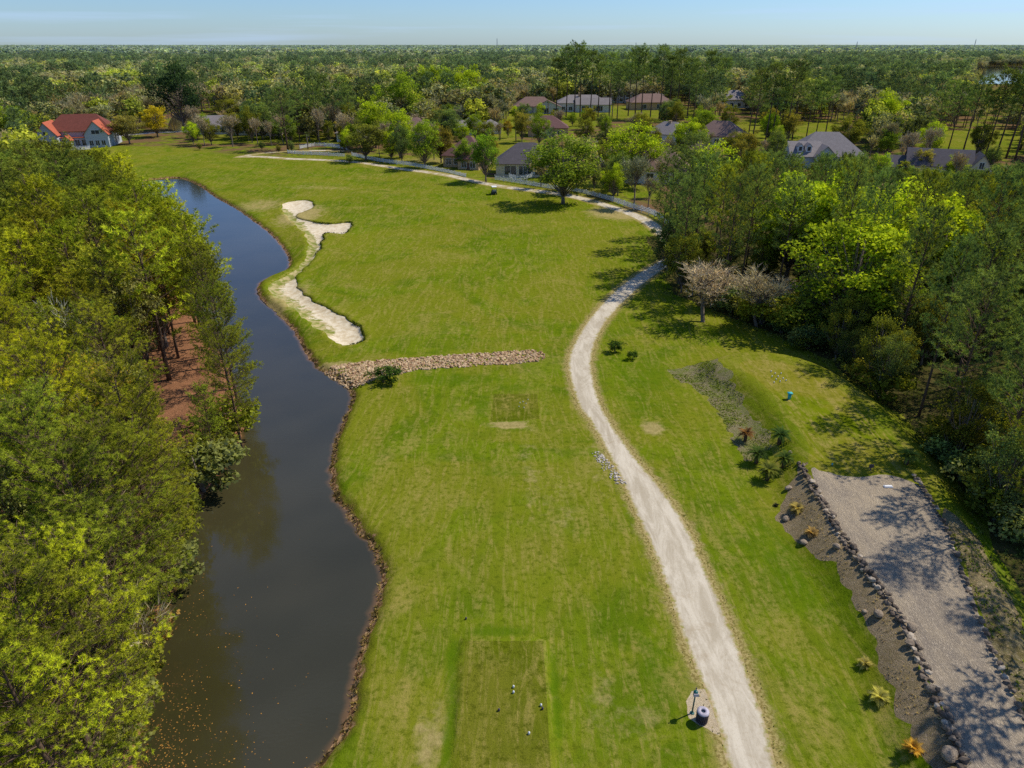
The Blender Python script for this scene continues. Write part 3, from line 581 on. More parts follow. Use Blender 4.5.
for (px, pt, H, wd, tn, lab) in ((838, 166, 18, 1.15, T_LIME, 'bright lime green tree rising in the middle of the right wood'), (912, 176, 18, 1.25, T_LIME, 'broad lime green tree at the back of the right wood below the grey house'), (958, 190, 17, 1.1, T_LIME, 'bright yellow-green tree in the right wood nearest its right end'),
                                 (872, 204, 17, 1.15, T_LIME, 'large fresh green tree in the front half of the right wood'), (716, 142, 16, .95, T_LIME, 'lime green tree between dark pines at the left end of the right wood'),
                                 (895, 255, 12, .8, T_LIME2, 'fresh green tree partly hidden behind dark pines above the mound'), (985, 205, 14, .9, T_OLIVE, 'olive green tree at the right edge behind the pines'), (806, 170, 17, 1.0, T_LIME, 'green leafy tree at the back of the right wood left of centre')):
    x, y = by_top(px, pt, H); tree(('broad', 1, random.randrange(4)), x, y, H, tint(tn, .05), lab, 'tree', 'broadleaf_tree', None, wd * 1.1); rp_.append((x, y, 1.15)); q0 = proj(x, y, H * .62); LIMES.append((q0[0], q0[1], 5.2 * H / 13 * wd / (y * CP + 10) * FPX, y))
def hides_lime(x, y, H):
    for q_ in ((703, 322), (757, 326)):
        a, b = at(*q_); dx, dy = x - a, y - b; al = dx * math.sin(SUN_AZ) + dy * math.cos(SUN_AZ); ac = abs(dx * math.cos(SUN_AZ) - dy * math.sin(SUN_AZ))
        if 0 < al < 15 and ac < 4.5: return True
    a, b = proj(x, y, H * .85)
    return any(y < yy + 1 and math.hypot(a - px, b - py) < rr * 1.15 for px, py, rr, yy in LIMES) and random.random() < .8
n = 0; tries = 0
GR = 'tall dark pines of the wood on the right'; LR = 'tall dark green pine in the thick wood on the right'
while tries < 16000 and n < 140:
    tries += 1; y = random.uniform(30, 140) if random.random() < .6 else random.uniform(85, 145); x = random.uniform(16, .84 * y + 12)
    if not inside(np.array([x]), np.array([y]), RFLOOR)[0]: continue
    H = random.uniform(16, 21); 
    if y > 105: H = random.uniform(14, 20)
    a, b = proj(x, y, H)
    if b < ytop(a) and y < 130:
        H = H - (ytop(a) - b) / FPX * (y * CP + 15) * 1.02
        if H < 8: continue
    wide = random.uniform(.85, 1.15)
    if proj(x, y, H * .5)[0] > 1050 and y < 52 and random.random() < .75: continue
    sx_, sy_ = x - H * .62 * sd.x / sd.z, y - H * .62 * sd.y / sd.z
    if inside(np.array([sx_, sx_ - 2]), np.array([sy_, sy_]), PAD).any() and random.random() < .85: continue
    if not far_enough(x, y, 3.5, rp_) or not ok_right(x, y, H, 2.4) or hides_lime(x, y, H): continue
    lod = 0 if math.hypot(x, y) < 62 else 1
    tree(('pine', lod, random.randrange(4)), x, y, H, tint(T_PINE_D if random.random() < .7 else T_PINE_L2, .16), LR, 'pine tree', 'pine_tree', GR, wide * (15 / max(H, 12) if H > 15 else 1) * .94); rp_.append((x, y, 1)); n += 1
print('right pines', n, tries)
n = 0; tries = 0
while tries < 9000 and n < 80:
    tries += 1; y = random.uniform(42, 120); x = random.uniform(22, .84 * y + 6)
    if not inside(np.array([x]), np.array([y]), RFLOOR)[0]: continue
    H = random.uniform(5, 10)
    if not far_enough(x, y, 1.9, rp_) or not ok_right(x, y, H, 2.2): continue
    tree(('broad', 0 if y < 70 else 1, random.randrange(3)), x, y, H, tint(random.choice([T_PINE_D, T_PINE_D, T_PINE_L2, T_OLIVE]), .15), 'low understorey tree beneath the tall pines of the right wood', 'tree', 'broadleaf_tree', 'understorey trees of the right wood', .8); rp_.append((x, y, .7)); n += 1
for (px, py, H, wd, lab) in ((703, 322, 11, 1.95, 'bare pinkish tree standing alone in front of the right wood'), (757, 326, 10.5, 1.7, 'bare grey-pink tree at the edge of the right wood behind the mound'), (668, 270, 5, 1., 'low leafless tree beside the bend of the path')):
    x, y = at(px, py); tree(('bare', 0, random.randrange(3)), x, y, H, (.42, .32, .255) if px == 703 else ((.36, .29, .22) if px == 757 else T_TWIG), lab, 'bare tree', 'bare_tree', None, wd)
for (px, py, H, lab) in ((615, 352, 1.7, 'dark green bush on the grass right of the path, larger of two'), (633, 359, 1.2, 'dark green bush on the grass right of the path, smaller of two'), (384, 382, 2.0, 'dark green bush growing on the pale riprap stones')):
    x, y = at(px, py); tree(('shrub', 0, random.randrange(3)), x, y, H, (.05, .085, .02), lab, 'bush', 'bush', None, 1.05 if px != 384 else 1.6)
for i in range(90):   # scrub at the foot of the wood
    px, py = [(700 + i * 9.5, 322 + i * 1.5), (770 + i * 9, 330 + i * 5)][i % 2]; i = i % 26; px, py = [(700 + i * 9.5, 322 + i * 1.5), (772 + i * 9.5, 334 + i * 8.5)][(i * 7 + 3) % 2]; x, y = at(px + random.uniform(4, 40), min(py, 600) - random.uniform(0, 14)); 
    if not inside(np.array([x]), np.array([y]), RFLOOR)[0]: continue
    tree(('shrub', 0, random.randrange(3)), x, y, random.uniform(1.6, 4.6), tint(random.choice([T_PINE_D, T_PINE_D, T_PINE_L2, T_GREYGR, T_OLIVE]), .2), 'low scrubby bush at the foot of the right wood', 'bush', 'bush', 'scrub bushes along the foot of the right wood', 1.3)

# ------------------------------------------------------------------ houses
def hip(mb, x0, x1, y0, y1, z, rise, oh=.6, th=.12):
    x0 -= oh; x1 += oh; y0 -= oh; y1 += oh; w_, d_ = x1 - x0, y1 - y0; i = min(w_, d_) / 2
    if w_ >= d_: r0, r1 = (x0 + i, (y0 + y1) / 2), (x1 - i, (y0 + y1) / 2)
    else: r0, r1 = ((x0 + x1) / 2, y0 + i), ((x0 + x1) / 2, y1 - i)
    V = [(x0, y0, z), (x1, y0, z), (x1, y1, z), (x0, y1, z), (x0, y0, z + th), (x1, y0, z + th), (x1, y1, z + th), (x0, y1, z + th), (*r0, z + rise), (*r1, z + rise)]
    F = [(0, 3, 2, 1), (0, 1, 5, 4), (1, 2, 6, 5), (2, 3, 7, 6), (3, 0, 4, 7)]
    F += [(4, 5, 9, 8), (5, 6, 9), (6, 7, 8, 9), (7, 4, 8)] if w_ >= d_ else [(4, 5, 8), (5, 6, 9, 8), (6, 7, 9), (7, 4, 8, 9)]
    mb.add(V, F)
def gable(mb, x0, x1, y0, y1, z, rise, axis='y', oh=.5, th=.16):
    """two roof slabs, ridge along axis"""
    if axis == 'y': a0, a1, b0, b1 = x0, x1, y0 - oh, y1 + oh
    else: a0, a1, b0, b1 = y0, y1, x0 - oh, x1 + oh
    mid = (a0 + a1) / 2; k = rise / (mid - a0)
    for s, e in ((1, a0 - oh), (-1, a1 + oh)):
        ze = z - k * oh; q = [(e, b0, ze), (e, b1, ze), (mid, b1, z + rise), (mid, b0, z + rise)]; q = q + [(a, b, c + th) for a, b, c in q]
        if axis == 'x': q = [(b, a, c) for a, b, c in q]
        mb.add(q, [(0, 1, 2, 3), (7, 6, 5, 4), (0, 4, 5, 1), (1, 5, 6, 2), (2, 6, 7, 3), (3, 7, 4, 0)])
def gable_wall(mb, x0, x1, y0, y1, z, rise, axis='y'):
    if axis == 'y': V = [(x0, y0, z), (x1, y0, z), ((x0 + x1) / 2, y0, z + rise), (x0, y1, z), (x1, y1, z), ((x0 + x1) / 2, y1, z + rise)]
    else: V = [(x0, y0, z), (x0, y1, z), (x0, (y0 + y1) / 2, z + rise), (x1, y0, z), (x1, y1, z), (x1, (y0 + y1) / 2, z + rise)]
    mb.add(V, [(0, 1, 2), (5, 4, 3), (0, 3, 4, 1), (1, 4, 5, 2), (2, 5, 3, 0)])
def shingle(name, c):
    m = M(name); p = m.node('ShaderNodeTexCoord').outputs['Object']; b_ = m.node('ShaderNodeTexBrick'); m.link(m.mapv(p, (1, 1, 1)), b_.inputs[0]); b_.inputs['Scale'].default_value = 1.2; b_.inputs['Mortar Size'].default_value = .02
    b_.inputs['Color1'].default_value = (*[v * .9 for v in c], 1); b_.inputs['Color2'].default_value = (*[v * 1.15 for v in c], 1); b_.inputs['Mortar'].default_value = (*[v * .6 for v in c], 1)
    m.color(m.mix(m.math('MULTIPLY', m.noise(p, .7, 5, ramp=(.35, .65)), .4), b_.outputs[0], tuple(v * .7 for v in c))); return m.m
RF = {'red': shingle('terracotta tiles', s2l((184, 98, 70))), 'maroon': shingle('maroon shingles', s2l((116, 84, 78))), 'brown': shingle('brown shingles', s2l((134, 108, 96))), 'grey': shingle('grey shingles', s2l((140, 132, 128))), 'dark': shingle('charcoal shingles', s2l((96, 90, 92))), 'dkred': shingle('dark red tiles', s2l((122, 70, 58)))}  # dkred: main roof in a darker red than the front gables
WL = {'white': plain('white siding', (.68, .68, .66), .7, .06), 'cream': plain('cream render', s2l((214, 200, 172)), .8, .08), 'beige': plain('beige brick', s2l((188, 158, 120)), .9, .15), 'bluegrey': plain('pale blue-grey siding', s2l((176, 184, 190)), .8, .06), 'greyw': plain('light grey siding', s2l((200, 198, 192)), .8, .08)}
DOORM = plain('painted door', (.16, .08, .05), .6)
WINC = {}
def window_on(root, side, u, z0, w_, h_, blk):
    """a framed window standing proud of one wall of a block; side in 's','n','e','w'"""
    x0, x1, y0, y1 = blk; f = MB(); g_ = MB(); t = .09
    def put(mb, a0, a1, c0, c1, p0, p1):
        if side == 's': mb.box(a0, a1, y0 - p1, y0 - p0, c0, c1)
        elif side == 'n': mb.box(a0, a1, y1 + p0, y1 + p1, c0, c1)
        elif side == 'e': mb.box(x1 + p0, x1 + p1, a0, a1, c0, c1)
        else: mb.box(x0 - p1, x0 - p0, a0, a1, c0, c1)
    for a, b, c, d in ((u - w_ / 2, u + w_ / 2, z0 + h_, z0 + h_ + t), (u - w_ / 2 - .05, u + w_ / 2 + .05, z0 - t, z0), (u - w_ / 2 - t, u - w_ / 2, z0, z0 + h_), (u + w_ / 2, u + w_ / 2 + t, z0, z0 + h_), (u - .03, u + .03, z0, z0 + h_)): put(f, a, b, c, d, .0, .08)
    if w_ > 3:
        k = int(w_ / 1.1)
        for i in range(1, k): q = u - w_ / 2 + i * w_ / k; put(f, q - .05, q + .05, z0, z0 + h_, .0, .08)
    put(g_, u - w_ / 2, u + w_ / 2, z0, z0 + h_, -.03, .03)
    fo = f.build('window', MAT['white'], root); g_.build('pane', MAT['glass'], fo)
def house(px, py, rz, blocks, wall, roof, label, wins=(), chim=None, door=None, sc=1):
    """blocks: (x0,x1,y0,y1,wall height,roof type,rise,roof material or None)"""
    x, y = at(px, py); root = empty('house', (x, y, -.05), R(rz), sc); wb = MB(); roofs = {}
    for b_ in blocks:
        x0, x1, y0, y1, h, rt, rise = b_[:7]; rm = b_[7] if len(b_) > 7 else roof; wb.box(x0, x1, y0, y1, -.2, h); r_ = roofs.setdefault(rm, MB())
        if rt == 'hip': hip(r_, x0, x1, y0, y1, h + .003, rise)
        elif rt[0] == 'g': gable_wall(wb, x0, x1, y0, y1, h, rise, rt[1]); gable(r_, x0, x1, y0, y1, h + .02, rise, rt[1])
        elif rt == 'shed': r_.box(x0 - .3, x1 + .3, y0 - .3, y1 + .3, h, h + .2)
    wb.build('wall', WL[wall], root)
    for k_, v_ in roofs.items():
        ro = v_.build('roof', RF[k_], root)
        if chim and k_ == roof:
            c = MB(); c.box(chim[0] - .5, chim[0] + .5, chim[1] - .4, chim[1] + .4, chim[2] - 3, chim[2]); c.box(chim[0] - .6, chim[0] + .6, chim[1] - .5, chim[1] + .5, chim[2], chim[2] + .15); c.build('chimney', WL['beige'], ro)
    for (bi, side, u, z0, w_, h_) in wins: window_on(root, side, u, z0, w_, h_, blocks[bi][:4])
    if door:
        bi, u = door; d = MB(); yy = blocks[bi][2]; d.box(u - .5, u + .5, yy - .05, yy + .02, 0, 2.1); dd = d.build('door', DOORM, root); hnd = MB(); hnd.box(u + .34, u + .4, yy - .1, yy - .05, 1., 1.1); hnd.build('handle', MAT['white'], dd)
    tag(root, label, 'house'); return root
W4 = lambda bi, x0, x1, n, z=.9, w_=1.6, h_=1.6, s='s': [(bi, s, x0 + (x1 - x0) * (i + .5) / n, z, w_, h_) for i in range(n)]
# red tiled clubhouse at the far left
house(80, 147, 15, [(-11, 11.5, 2, 13, 5.2, 'hip', 5.6, 'dkred'), (3.2, 10.8, -3, 8, 4.8, 'gy', 4.2), (-12.5, -6, -2.5, 8, 4.8, 'gy', 4.0), (-6, 3.2, .2, 2.2, 3.2, 'shed', 0), (-4, -1.8, -3.5, 0, 3., 'gy', 1.3)], 'bluegrey', 'red', 'large pale blue house with bright red tiled roof and two front gables',
      W4(1, 4, 10, 3, .8, 1.3, 1.7) + [(1, 's', 7, 4.7, 2.6, 1.3)] + W4(2, -12, -6.5, 2, .8, 1.3, 1.7) + [(2, 's', -9.2, 4.6, 1.6, 1.2)] + W4(3, -1.6, 3, 2, .5, 1.6, 2), door=(3, -2.6))
house(214, 134.5, 12, [(-6, 6, 0, 10, 3.4, 'gx', 3.6)], 'greyw', 'grey', 'pale grey house half hidden behind leafless trees left of the yellow one', W4(0, -5, 5, 3))
house(262, 135.5, 8, [(-11, 7, 2, 12, 4.6, 'hip', 4.4), (1, 8, -2, 6, 5.2, 'gy', 4)], 'cream', 'brown', 'cream house with brown roof and tall front gable behind bare trees', W4(1, 1.5, 7.5, 2, 1, 1.5, 2) + W4(0, -10, 0, 3))
house(350, 142, 0, [(-5, 6, 0, 9, 3.2, 'hip', 3)], 'white', 'grey', 'white house with grey hip roof beside the pool fence', W4(0, -4, 5, 3))
house(412, 141, 0, [(-8, 8, 0, 12, 3.6, 'hip', 4.6)], 'cream', 'brown', 'cream house with brown hip roof half hidden by lime green trees', W4(0, -7, 7, 4), chim=(4, 6, 8))
house(466, 135, 8, [(-9.5, 3, 1, 10, 3.0, 'hip', 2.8), (-1, 8, -1, 11, 3.2, 'hip', 4.4), (7, 15, 2, 10, 3, 'hip', 2.6)], 'cream', 'grey', 'long cream house with three grey hip roofs behind the maroon one', W4(0, -9, -1.5, 3) + W4(1, -.5, 7, 2), chim=(-7, 5.5, 6.2))
house(461, 168, -14, [(-6, 7, 1, 13, 3.3, 'hip', 5.4), (0, 6.5, -3, 5, 3.1, 'hip', 3.)], 'beige', 'maroon', 'beige brick house with steep maroon hip roof by the path', W4(1, .6, 6, 2, .7, 1.6, 1.7) + W4(0, -5.5, -.5, 2) + [(0, 'e', 8, .8, 2, 1.6)], door=(1, 3.2))
house(524, 176.5, -3, [(-8, 9, 0, 12, 3.4, 'hip', 5.2), (8, 14, 1.5, 10, 3.2, 'hip', 3.2)], 'cream', 'dark', 'cream house with charcoal hip roof and long glazed porch', [(0, 's', -3.9, .5, 3.3, 2.4), (0, 's', .3, .5, 3.5, 2.4), (0, 's', 4.8, .5, 3.3, 2.4)] + W4(1, 9, 13, 1), door=(0, 7.9))
house(548, 137, 0, [(-8, 8, 0, 12, 3.4, 'hip', 4.4)], 'beige', 'maroon', 'small beige house with brown-red roof behind the big oak', W4(0, -7, 7, 3))
house(537, 113.5, 2, [(-12, 10, 0, 12, 3.6, 'hip', 4.6), (-2, 13, -2, 7, 3.4, 'gy', 3.4)], 'greyw', 'brown', 'grey-white house with brown roof and glazed sunroom across the lawn', [(0, 's', -8, .6, 4.4, 2.2)] + [(1, 's', 3, .5, 6.5, 2.4), (1, 's', 10, .6, 3, 2.2)])
house(583, 112, 0, [(-14, 14, 0, 13, 4.6, 'hip', 4.0), (-4, 15, -2.5, 6, 4.2, 'gx', 3.0)], 'greyw', 'grey', 'wide grey-white house behind the tall pine trunks', [(1, 's', 1, .7, 4, 2.6), (1, 's', 8, .7, 5, 2.6)] + W4(0, -13, -5, 2, .8, 2, 2), chim=(-2, 5, 9.6))
house(632, 103, -4, [(-18, 8, 0, 12, 5.5, 'gx', 3.6), (4, 20, 2, 14, 4.5, 'hip', 4)], 'white', 'grey', 'white two-storey house farthest away between the tall pines', W4(0, -17, 3, 5, 1, 1.8, 1.8) + W4(0, -17, 3, 5, 3.6, 1.8, 1.2), chim=(-9, 5, 11))
house(652, 110, 6, [(-12, 12, 0, 13, 4.0, 'hip', 4.4)], 'beige', 'brown', 'beige house with pinkish brown roof at the right of the tall pines', [(0, 's', 5, .7, 4.5, 2.4), (0, 's', -5, .7, 3, 2.2)])
house(664, 144, -30, [(-8, 8, 0, 11, 3.4, 'hip', 4.2)], 'white', 'grey', 'white house with blue-grey hip roof right of the lime green tree', W4(0, -7, 7, 4), chim=(0, 5, 7.8))
house(655, 183, -10, [(-12, 9, 0, 12, 3.2, 'hip', 5.6)], 'white', 'brown', 'white house under a grey-brown roof behind the leafless tree', W4(0, -11, 8, 5, .8, 1.8, 1.7), door=(0, 2.2))
house(735, 108, 5, [(-10, 10, 0, 13, 4.5, 'hip', 5)], 'white', 'grey', 'white house with grey roof far off left of the pine row', W4(0, -9, 9, 4, .8, 1.8, 2))
house(716, 146, -25, [(-9, 9, 0, 12, 3.4, 'hip', 5)], 'cream', 'brown', 'cream house with low brown roof tucked behind the right wood', W4(0, -8, 8, 3))
g = house(826, 168, -6, [(-11, 13, 1, 17, 3.6, 'hip', 7.4), (-12.5, -2, -1, 12, 4.0, 'gx', 4.), (-5, 2, -2.5, 5, 4.2, 'gy', 3.2)], 'bluegrey', 'grey', 'large pale blue house with steep grey hip roof and roof dormers', W4(2, -4.5, 1.5, 2, 3, 1., 1.4) + W4(0, 3, 12, 3), sc=.88)
for dx in (-9.5, -6.6):
    d = MB(); d.box(dx - .9, dx + .9, .6, 4, 5.2, 7.0); gable_wall(d, dx - .9, dx + .9, .6, 4, 7.0, .9); dm = d.build('dormer', WL['white'], g); q = MB(); gable(q, dx - .9, dx + .9, .6, 4, 7.02, .9, 'y', .15, .1); q.build('dormer_roof', RF['grey'], dm); q = MB(); q.box(dx - .5, dx + .5, .54, .6, 5.6, 6.9); q.build('pane', MAT['glass'], dm)
house(948, 180, -22, [(-13, 6, 0, 11, 4.4, 'gx', 4.6), (5, 11.5, -1, 8, 4.2, 'gy', 4.2), (-19, -12.5, 1, 9, 3.4, 'gx', 3)], 'cream', 'dark', 'long cream house with charcoal gable roofs and end window', [(1, 's', 8.2, 4.2, 1.3, 1.9), (1, 's', 8.2, .8, 2, 1.6)] + W4(0, -12, 4, 5, 1.2, 1.8, 1.8), sc=.84)
DRIVE = P([(876, 186), (900, 178), (930, 176), (930, 180), (902, 182), (882, 191)])
mb = MB(); mb.add([(a, b, .06) for a, b in DRIVE], [tuple(range(6))]); mb.build('driveway', MAT['path'])['kind'] = 'structure'

# ------------------------------------------------------------------ hand-placed trees about the far fairway
# kind, base px, base py, height, width factor, tint, label
HT = [('broad', 563, 204, 16, 1.42, (.16, .205, .028), 'big spreading oak with a dark trunk beside the far path'), ('broad', 632, 184, 16, 1.35, T_LIME, 'rounded lime green tree behind the leafless tree by the path'),
      ('broad', 486, 182, 13.2, .66, (.16, .24, .03), 'upright fresh green tree with ivy at its foot between two houses'), ('bare', 634, 207, 14.5, 1.0, (.22, .21, .15), 'tall leafless tree with pale trunk at the path bend'), ('bare', 648, 208, 9, 1.0, (.24, .2, .17), 'lower leafless tree right of the tall pale one'),
      ('broad', 425, 168, 13.5, .86, T_LIME2, 'lime green tree against the white fence left of the maroon roof'), ('broad', 366, 161, 12, 1.1, (.15, .155, .035), 'round olive-brown oak at the end of the white fence'), ('broad', 400, 158, 15, .75, T_LIME, 'tall lime tree rising behind the olive-brown oak'),
      ('broad', 376, 148, 17, .8, T_LIME, 'bright lime tree behind the olive-brown oak'), ('pine', 288, 150, 20, 1.1, T_PINE_D, 'tall single dark pine left of the pool fence'), ('bare', 233, 147, 14, .95, T_TWIG, 'leafless tree with thick trunk near the path fork'),
      ('bare', 205, 146, 13, .8, T_TWIG, 'slim leafless tree left of the thick trunked one'), ('bare', 258, 144, 12, .9, T_TWIG, 'leafless grey tree in front of the cream gabled house'), ('bare', 272, 146, 11, .7, T_TWIG, 'small leafless tree right of the cream gable'),
      ('bare', 320, 143, 16, .7, T_TWIG, 'tall slim leafless tree above the pool fence'), ('bare', 338, 140, 16, .7, (.25, .18, .12), 'brownish leafless tree right of the pool fence'), ('broad', 158, 137, 11.5, 1.05, T_YEL, 'bright yellow tree right of the red roofed house'),
      ('broad', 130, 144, 11, 1.1, (.22, .19, .06), 'straw coloured tree between the red roofed house and the yellow tree'), ('broad', 104, 144, 4, .9, T_PINE_D, 'dark clipped bush against the red roofed house'), ('broad', 185, 130, 26, .85, (.035, .06, .03), 'very dark round tree beyond the rear pond'),
      ('broad', 15, 150, 16, 1., T_LIME2, 'fresh green tree at the left edge beside the red roofed house'), ('bare', 28, 141, 12, 1., T_TWIG, 'grey leafless tree left of the red roofed house'), ('broad', 520, 128, 7, 1., T_OLIVE, 'small olive tree behind the charcoal roof'),
      ('broad', 508, 138, 7.5, .8, (.24, .17, .03), 'small golden tree behind the charcoal roof'), ('broad', 594, 190, 7.5, .8, T_PINE_D, 'small dark evergreen under the oak and lime trees'), ('broad', 620, 190, 8, .8, T_PINE_D, 'low dark evergreen between oak and leafless tree'),
      ('broad', 345, 152, 5, .9, T_PINE_L2, 'low green bush at the pool fence corner'), ('broad', 232, 128, 13, 1., T_OLIVE, 'olive tree behind the bare trees'), ('broad', 470, 118, 24, .9, T_LIME, 'tall lime tree behind the grey hip roofs'), ('broad', 448, 115, 22, .8, T_LIME2, 'green tree left of the tall lime tree'),
      ('broad', 428, 118, 24, .7, T_LIME, 'bright narrow lime tree above the brown roof'), ('broad', 404, 130, 22, .9, T_LIME2, 'green tree between the brown roof and the tall pine'), ('broad', 686, 162, 13, .9, T_LIME, 'yellow-green tree in front of the right wood'),
      ('broad', 700, 140, 12, .9, T_LIME2, 'green tree behind the left end of the right wood'), ('broad', 845, 158, 13, .9, T_OLIVE, 'olive tree right of the large grey hip roof'), ('bare', 905, 168, 14, .9, T_TWIG, 'leafless brown tree between the two right hand houses'),
      ('bare', 925, 164, 14, .8, T_TWIG, 'leafless tree just left of the charcoal gabled house'), ('bare', 885, 160, 15, .9, (.24, .2, .12), 'brownish leafless tree behind the hedge'), ('broad', 880, 140, 17, .9, T_LIME, 'bright lime tree beyond the hedge'), ('bare', 1005, 185, 6, 1.6, T_TWIG, 'low spreading leafless tree at the right edge'),
      ('broad', 858, 175, 5, 1.5, (.2, .22, .03), 'yellow-green hedge clump beside the grey hip roofed house'), ('broad', 880, 176, 4.6, 1.5, (.19, .21, .03), 'yellow-green hedge clump in the middle of the row'), ('broad', 902, 177, 4.8, 1.5, (.21, .22, .03), 'yellow-green hedge clump beside the driveway'),
      ('broad', 915, 192, 7, 1.3, T_GREYGR, 'pale grey-green tree in front of the charcoal gabled house'), ('broad', 350, 165, 3, 1.2, T_PINE_D, 'small dark bush on the path side of the fence'), ('broad', 200, 150, 2.5, 1.2, T_OLIVE, 'small bush on the grass near the path fork'),
      ('broad', 262, 150, 3., 1., T_PINE_D, 'dark bush on the litter behind the path fork'), ('broad', 292, 152, 4, .9, T_PINE_D, 'dark bush at the foot of the tall single pine'), ('broad', 279, 153, 3., 1., (.15, .13, .03), 'brownish bush left of the dark bush by the pool fence')]
RT = random.Random(5)
for (x0, y0, x1, y1, n_) in ((190, 136, 290, 145, 16), (340, 128, 450, 164, 26), (440, 128, 520, 172, 14), (520, 124, 600, 150, 12), (600, 122, 700, 190, 22), (380, 112, 500, 128, 26), (700, 122, 790, 160, 12), (250, 128, 350, 145, 12), (860, 150, 1010, 172, 10), (480, 112, 560, 122, 5), (690, 150, 790, 186, 16), (600, 150, 690, 200, 10), (860, 172, 1000, 196, 8)):
    for i in range(n_):
        px, py = RT.uniform(x0, x1), RT.uniform(y0, y1); kd = RT.choice(['broad', 'broad', 'bare', 'broad']); x, y = at(px, py)
        if inside(np.array([x]), np.array([y]), FAIR)[0] or seg_dist(np.array([x]), np.array([y]), FAIR)[0] < 5: continue
        if 505 < px < 545 and py > 150: continue
        if inside(np.array([x]), np.array([y]), RFLOOR)[0]: continue
        if 780 < px < 870 and py > 150: continue
        H = RT.uniform(6.5, 15) if px < 450 else RT.uniform(5.5, 12.5); tn = RT.choice([T_LIME2, T_OLIVE, T_PINE_D, T_PINE_D, T_LIME, (.2, .17, .04)]) if kd == 'broad' else T_TWIG
        tree((kd, 1, RT.randrange(3)), x, y, H, tint(tn, .12), 'mid-sized garden tree among the houses beyond the far path' if kd == 'broad' else 'leafless garden tree among the houses beyond the far path', 'tree' if kd == 'broad' else 'bare tree', 'broadleaf_tree' if kd == 'broad' else 'bare_tree', 'garden trees among the houses' if kd == 'broad' else 'leafless garden trees among the houses', RT.uniform(.75, 1.05))
protect = []
for (kd, px, py, H, wd, tn, lab) in HT:
    if kd == 'broad' and H > 8 and px not in (563, 632): wd *= 1.22; H *= 1.08
    if kd == 'bare': wd *= 1.15
    x, y = at(px, py); key = (kd, 1, random.randrange(3)); nm = {'broad': 'broadleaf_tree', 'bare': 'bare_tree', 'pine': 'pine_tree'}[kd]
    if kd == 'broad' and H < 8: nm = 'bush'
    tree(key, x, y, H, tn, lab, {'bare_tree': 'bare tree', 'bush': 'bush'}.get(nm, 'tree'), nm, None, wd * (1.3 if kd == 'pine' else 1))
def tallpines(lst, label, group, tn=T_PINE_D):
    for (px, base, top) in lst:
        x, y = at(px, base); s = (y * CP + CZ * SP) / FPX; H = 8
        while proj(x, y, H)[1] > top and H < 36: H += .5
        tree(('tallpine', 1, random.randrange(3)), x, y, H, tint(tn, .12), label, 'pine tree', 'pine_tree', group, 1.05)
tallpines([(566, 117, 50), (574, 118, 47), (580, 117, 52), (590, 118, 54), (598, 117, 58), (609, 118, 56), (617, 119, 66), (556, 118, 60), (635, 118, 50), (641, 118, 56), (650, 119, 62), (628, 116, 55)], 'tall pine with bare trunk in the row before the wide white houses', 'tall pines in front of the wide white houses')
tallpines([(659, 119, 50), (668, 120, 58), (676, 118, 52), (687, 119, 60), (693, 121, 66), (705, 118, 54), (720, 116, 60)], 'tall pine with bare trunk right of the pinkish brown roof', 'tall pines right of the pinkish brown roof')
tallpines([(752, 142, 72), (765, 143, 66), (771, 143, 78), (779, 142, 90), (786, 143, 64), (792, 140, 75), (806, 139, 82), (748, 138, 80), (815, 139, 84), (825, 136, 78)], 'tall pine on the lawn behind the large grey hip roof', 'tall pines on the lawn behind the grey hip roof')
tallpines([(948, 150, 86), (962, 155, 80), (985, 157, 72), (996, 156, 78), (1006, 158, 66), (1015, 160, 60), (975, 156, 92), (1020, 150, 46), (930, 152, 96), (1030, 165, 60), (940, 140, 82)], 'tall pine in the group at the right edge behind the charcoal roof', 'tall pines at the right edge', T_PINE_D)
tallpines([(318, 140, 84), (330, 138, 78), (345, 136, 80), (300, 142, 92), (352, 140, 88)], 'slim pine behind the pool fence', 'slim pines behind the pool fence')
# cabbage palms
def palm_mesh(seed, H, nf=26, fl=1.5, W=.5):
    rng = np.random.default_rng(seed); mb = MB(); mb.tube([(0, 0, -.2), (.1, 0, H * .5), (0, .1, H)], [.22, .18, .2], 7); A = []; 
    for i in range(nf):
        az = i * 2.4; el = rng.uniform(-.6, 1.2); d = np.array([math.cos(az) * math.cos(el), math.sin(az) * math.cos(el), math.sin(el)]); s = unit(np.cross(d, [0, 0, 1])) ; c = np.array([0, 0, H])
        for k in range(-3, 4):
            dd = unit(d + s * k * .22); tip = c + dd * fl + np.array([0, 0, -.35]); m_ = c + d * fl * .45; A += [m_ - s * .05, m_ + s * .05, tip]; A += [c, m_ + s * .03, m_ - s * .03]
    V = np.array(A); return mb.mesh('trunk', MAT['greybark'], True), tri_mesh('fronds', V, np.repeat(rng.uniform(.2, .7, len(V) // 3), 3), MAT['leaf'])
PM = [palm_mesh(i, 5.5) for i in range(2)]
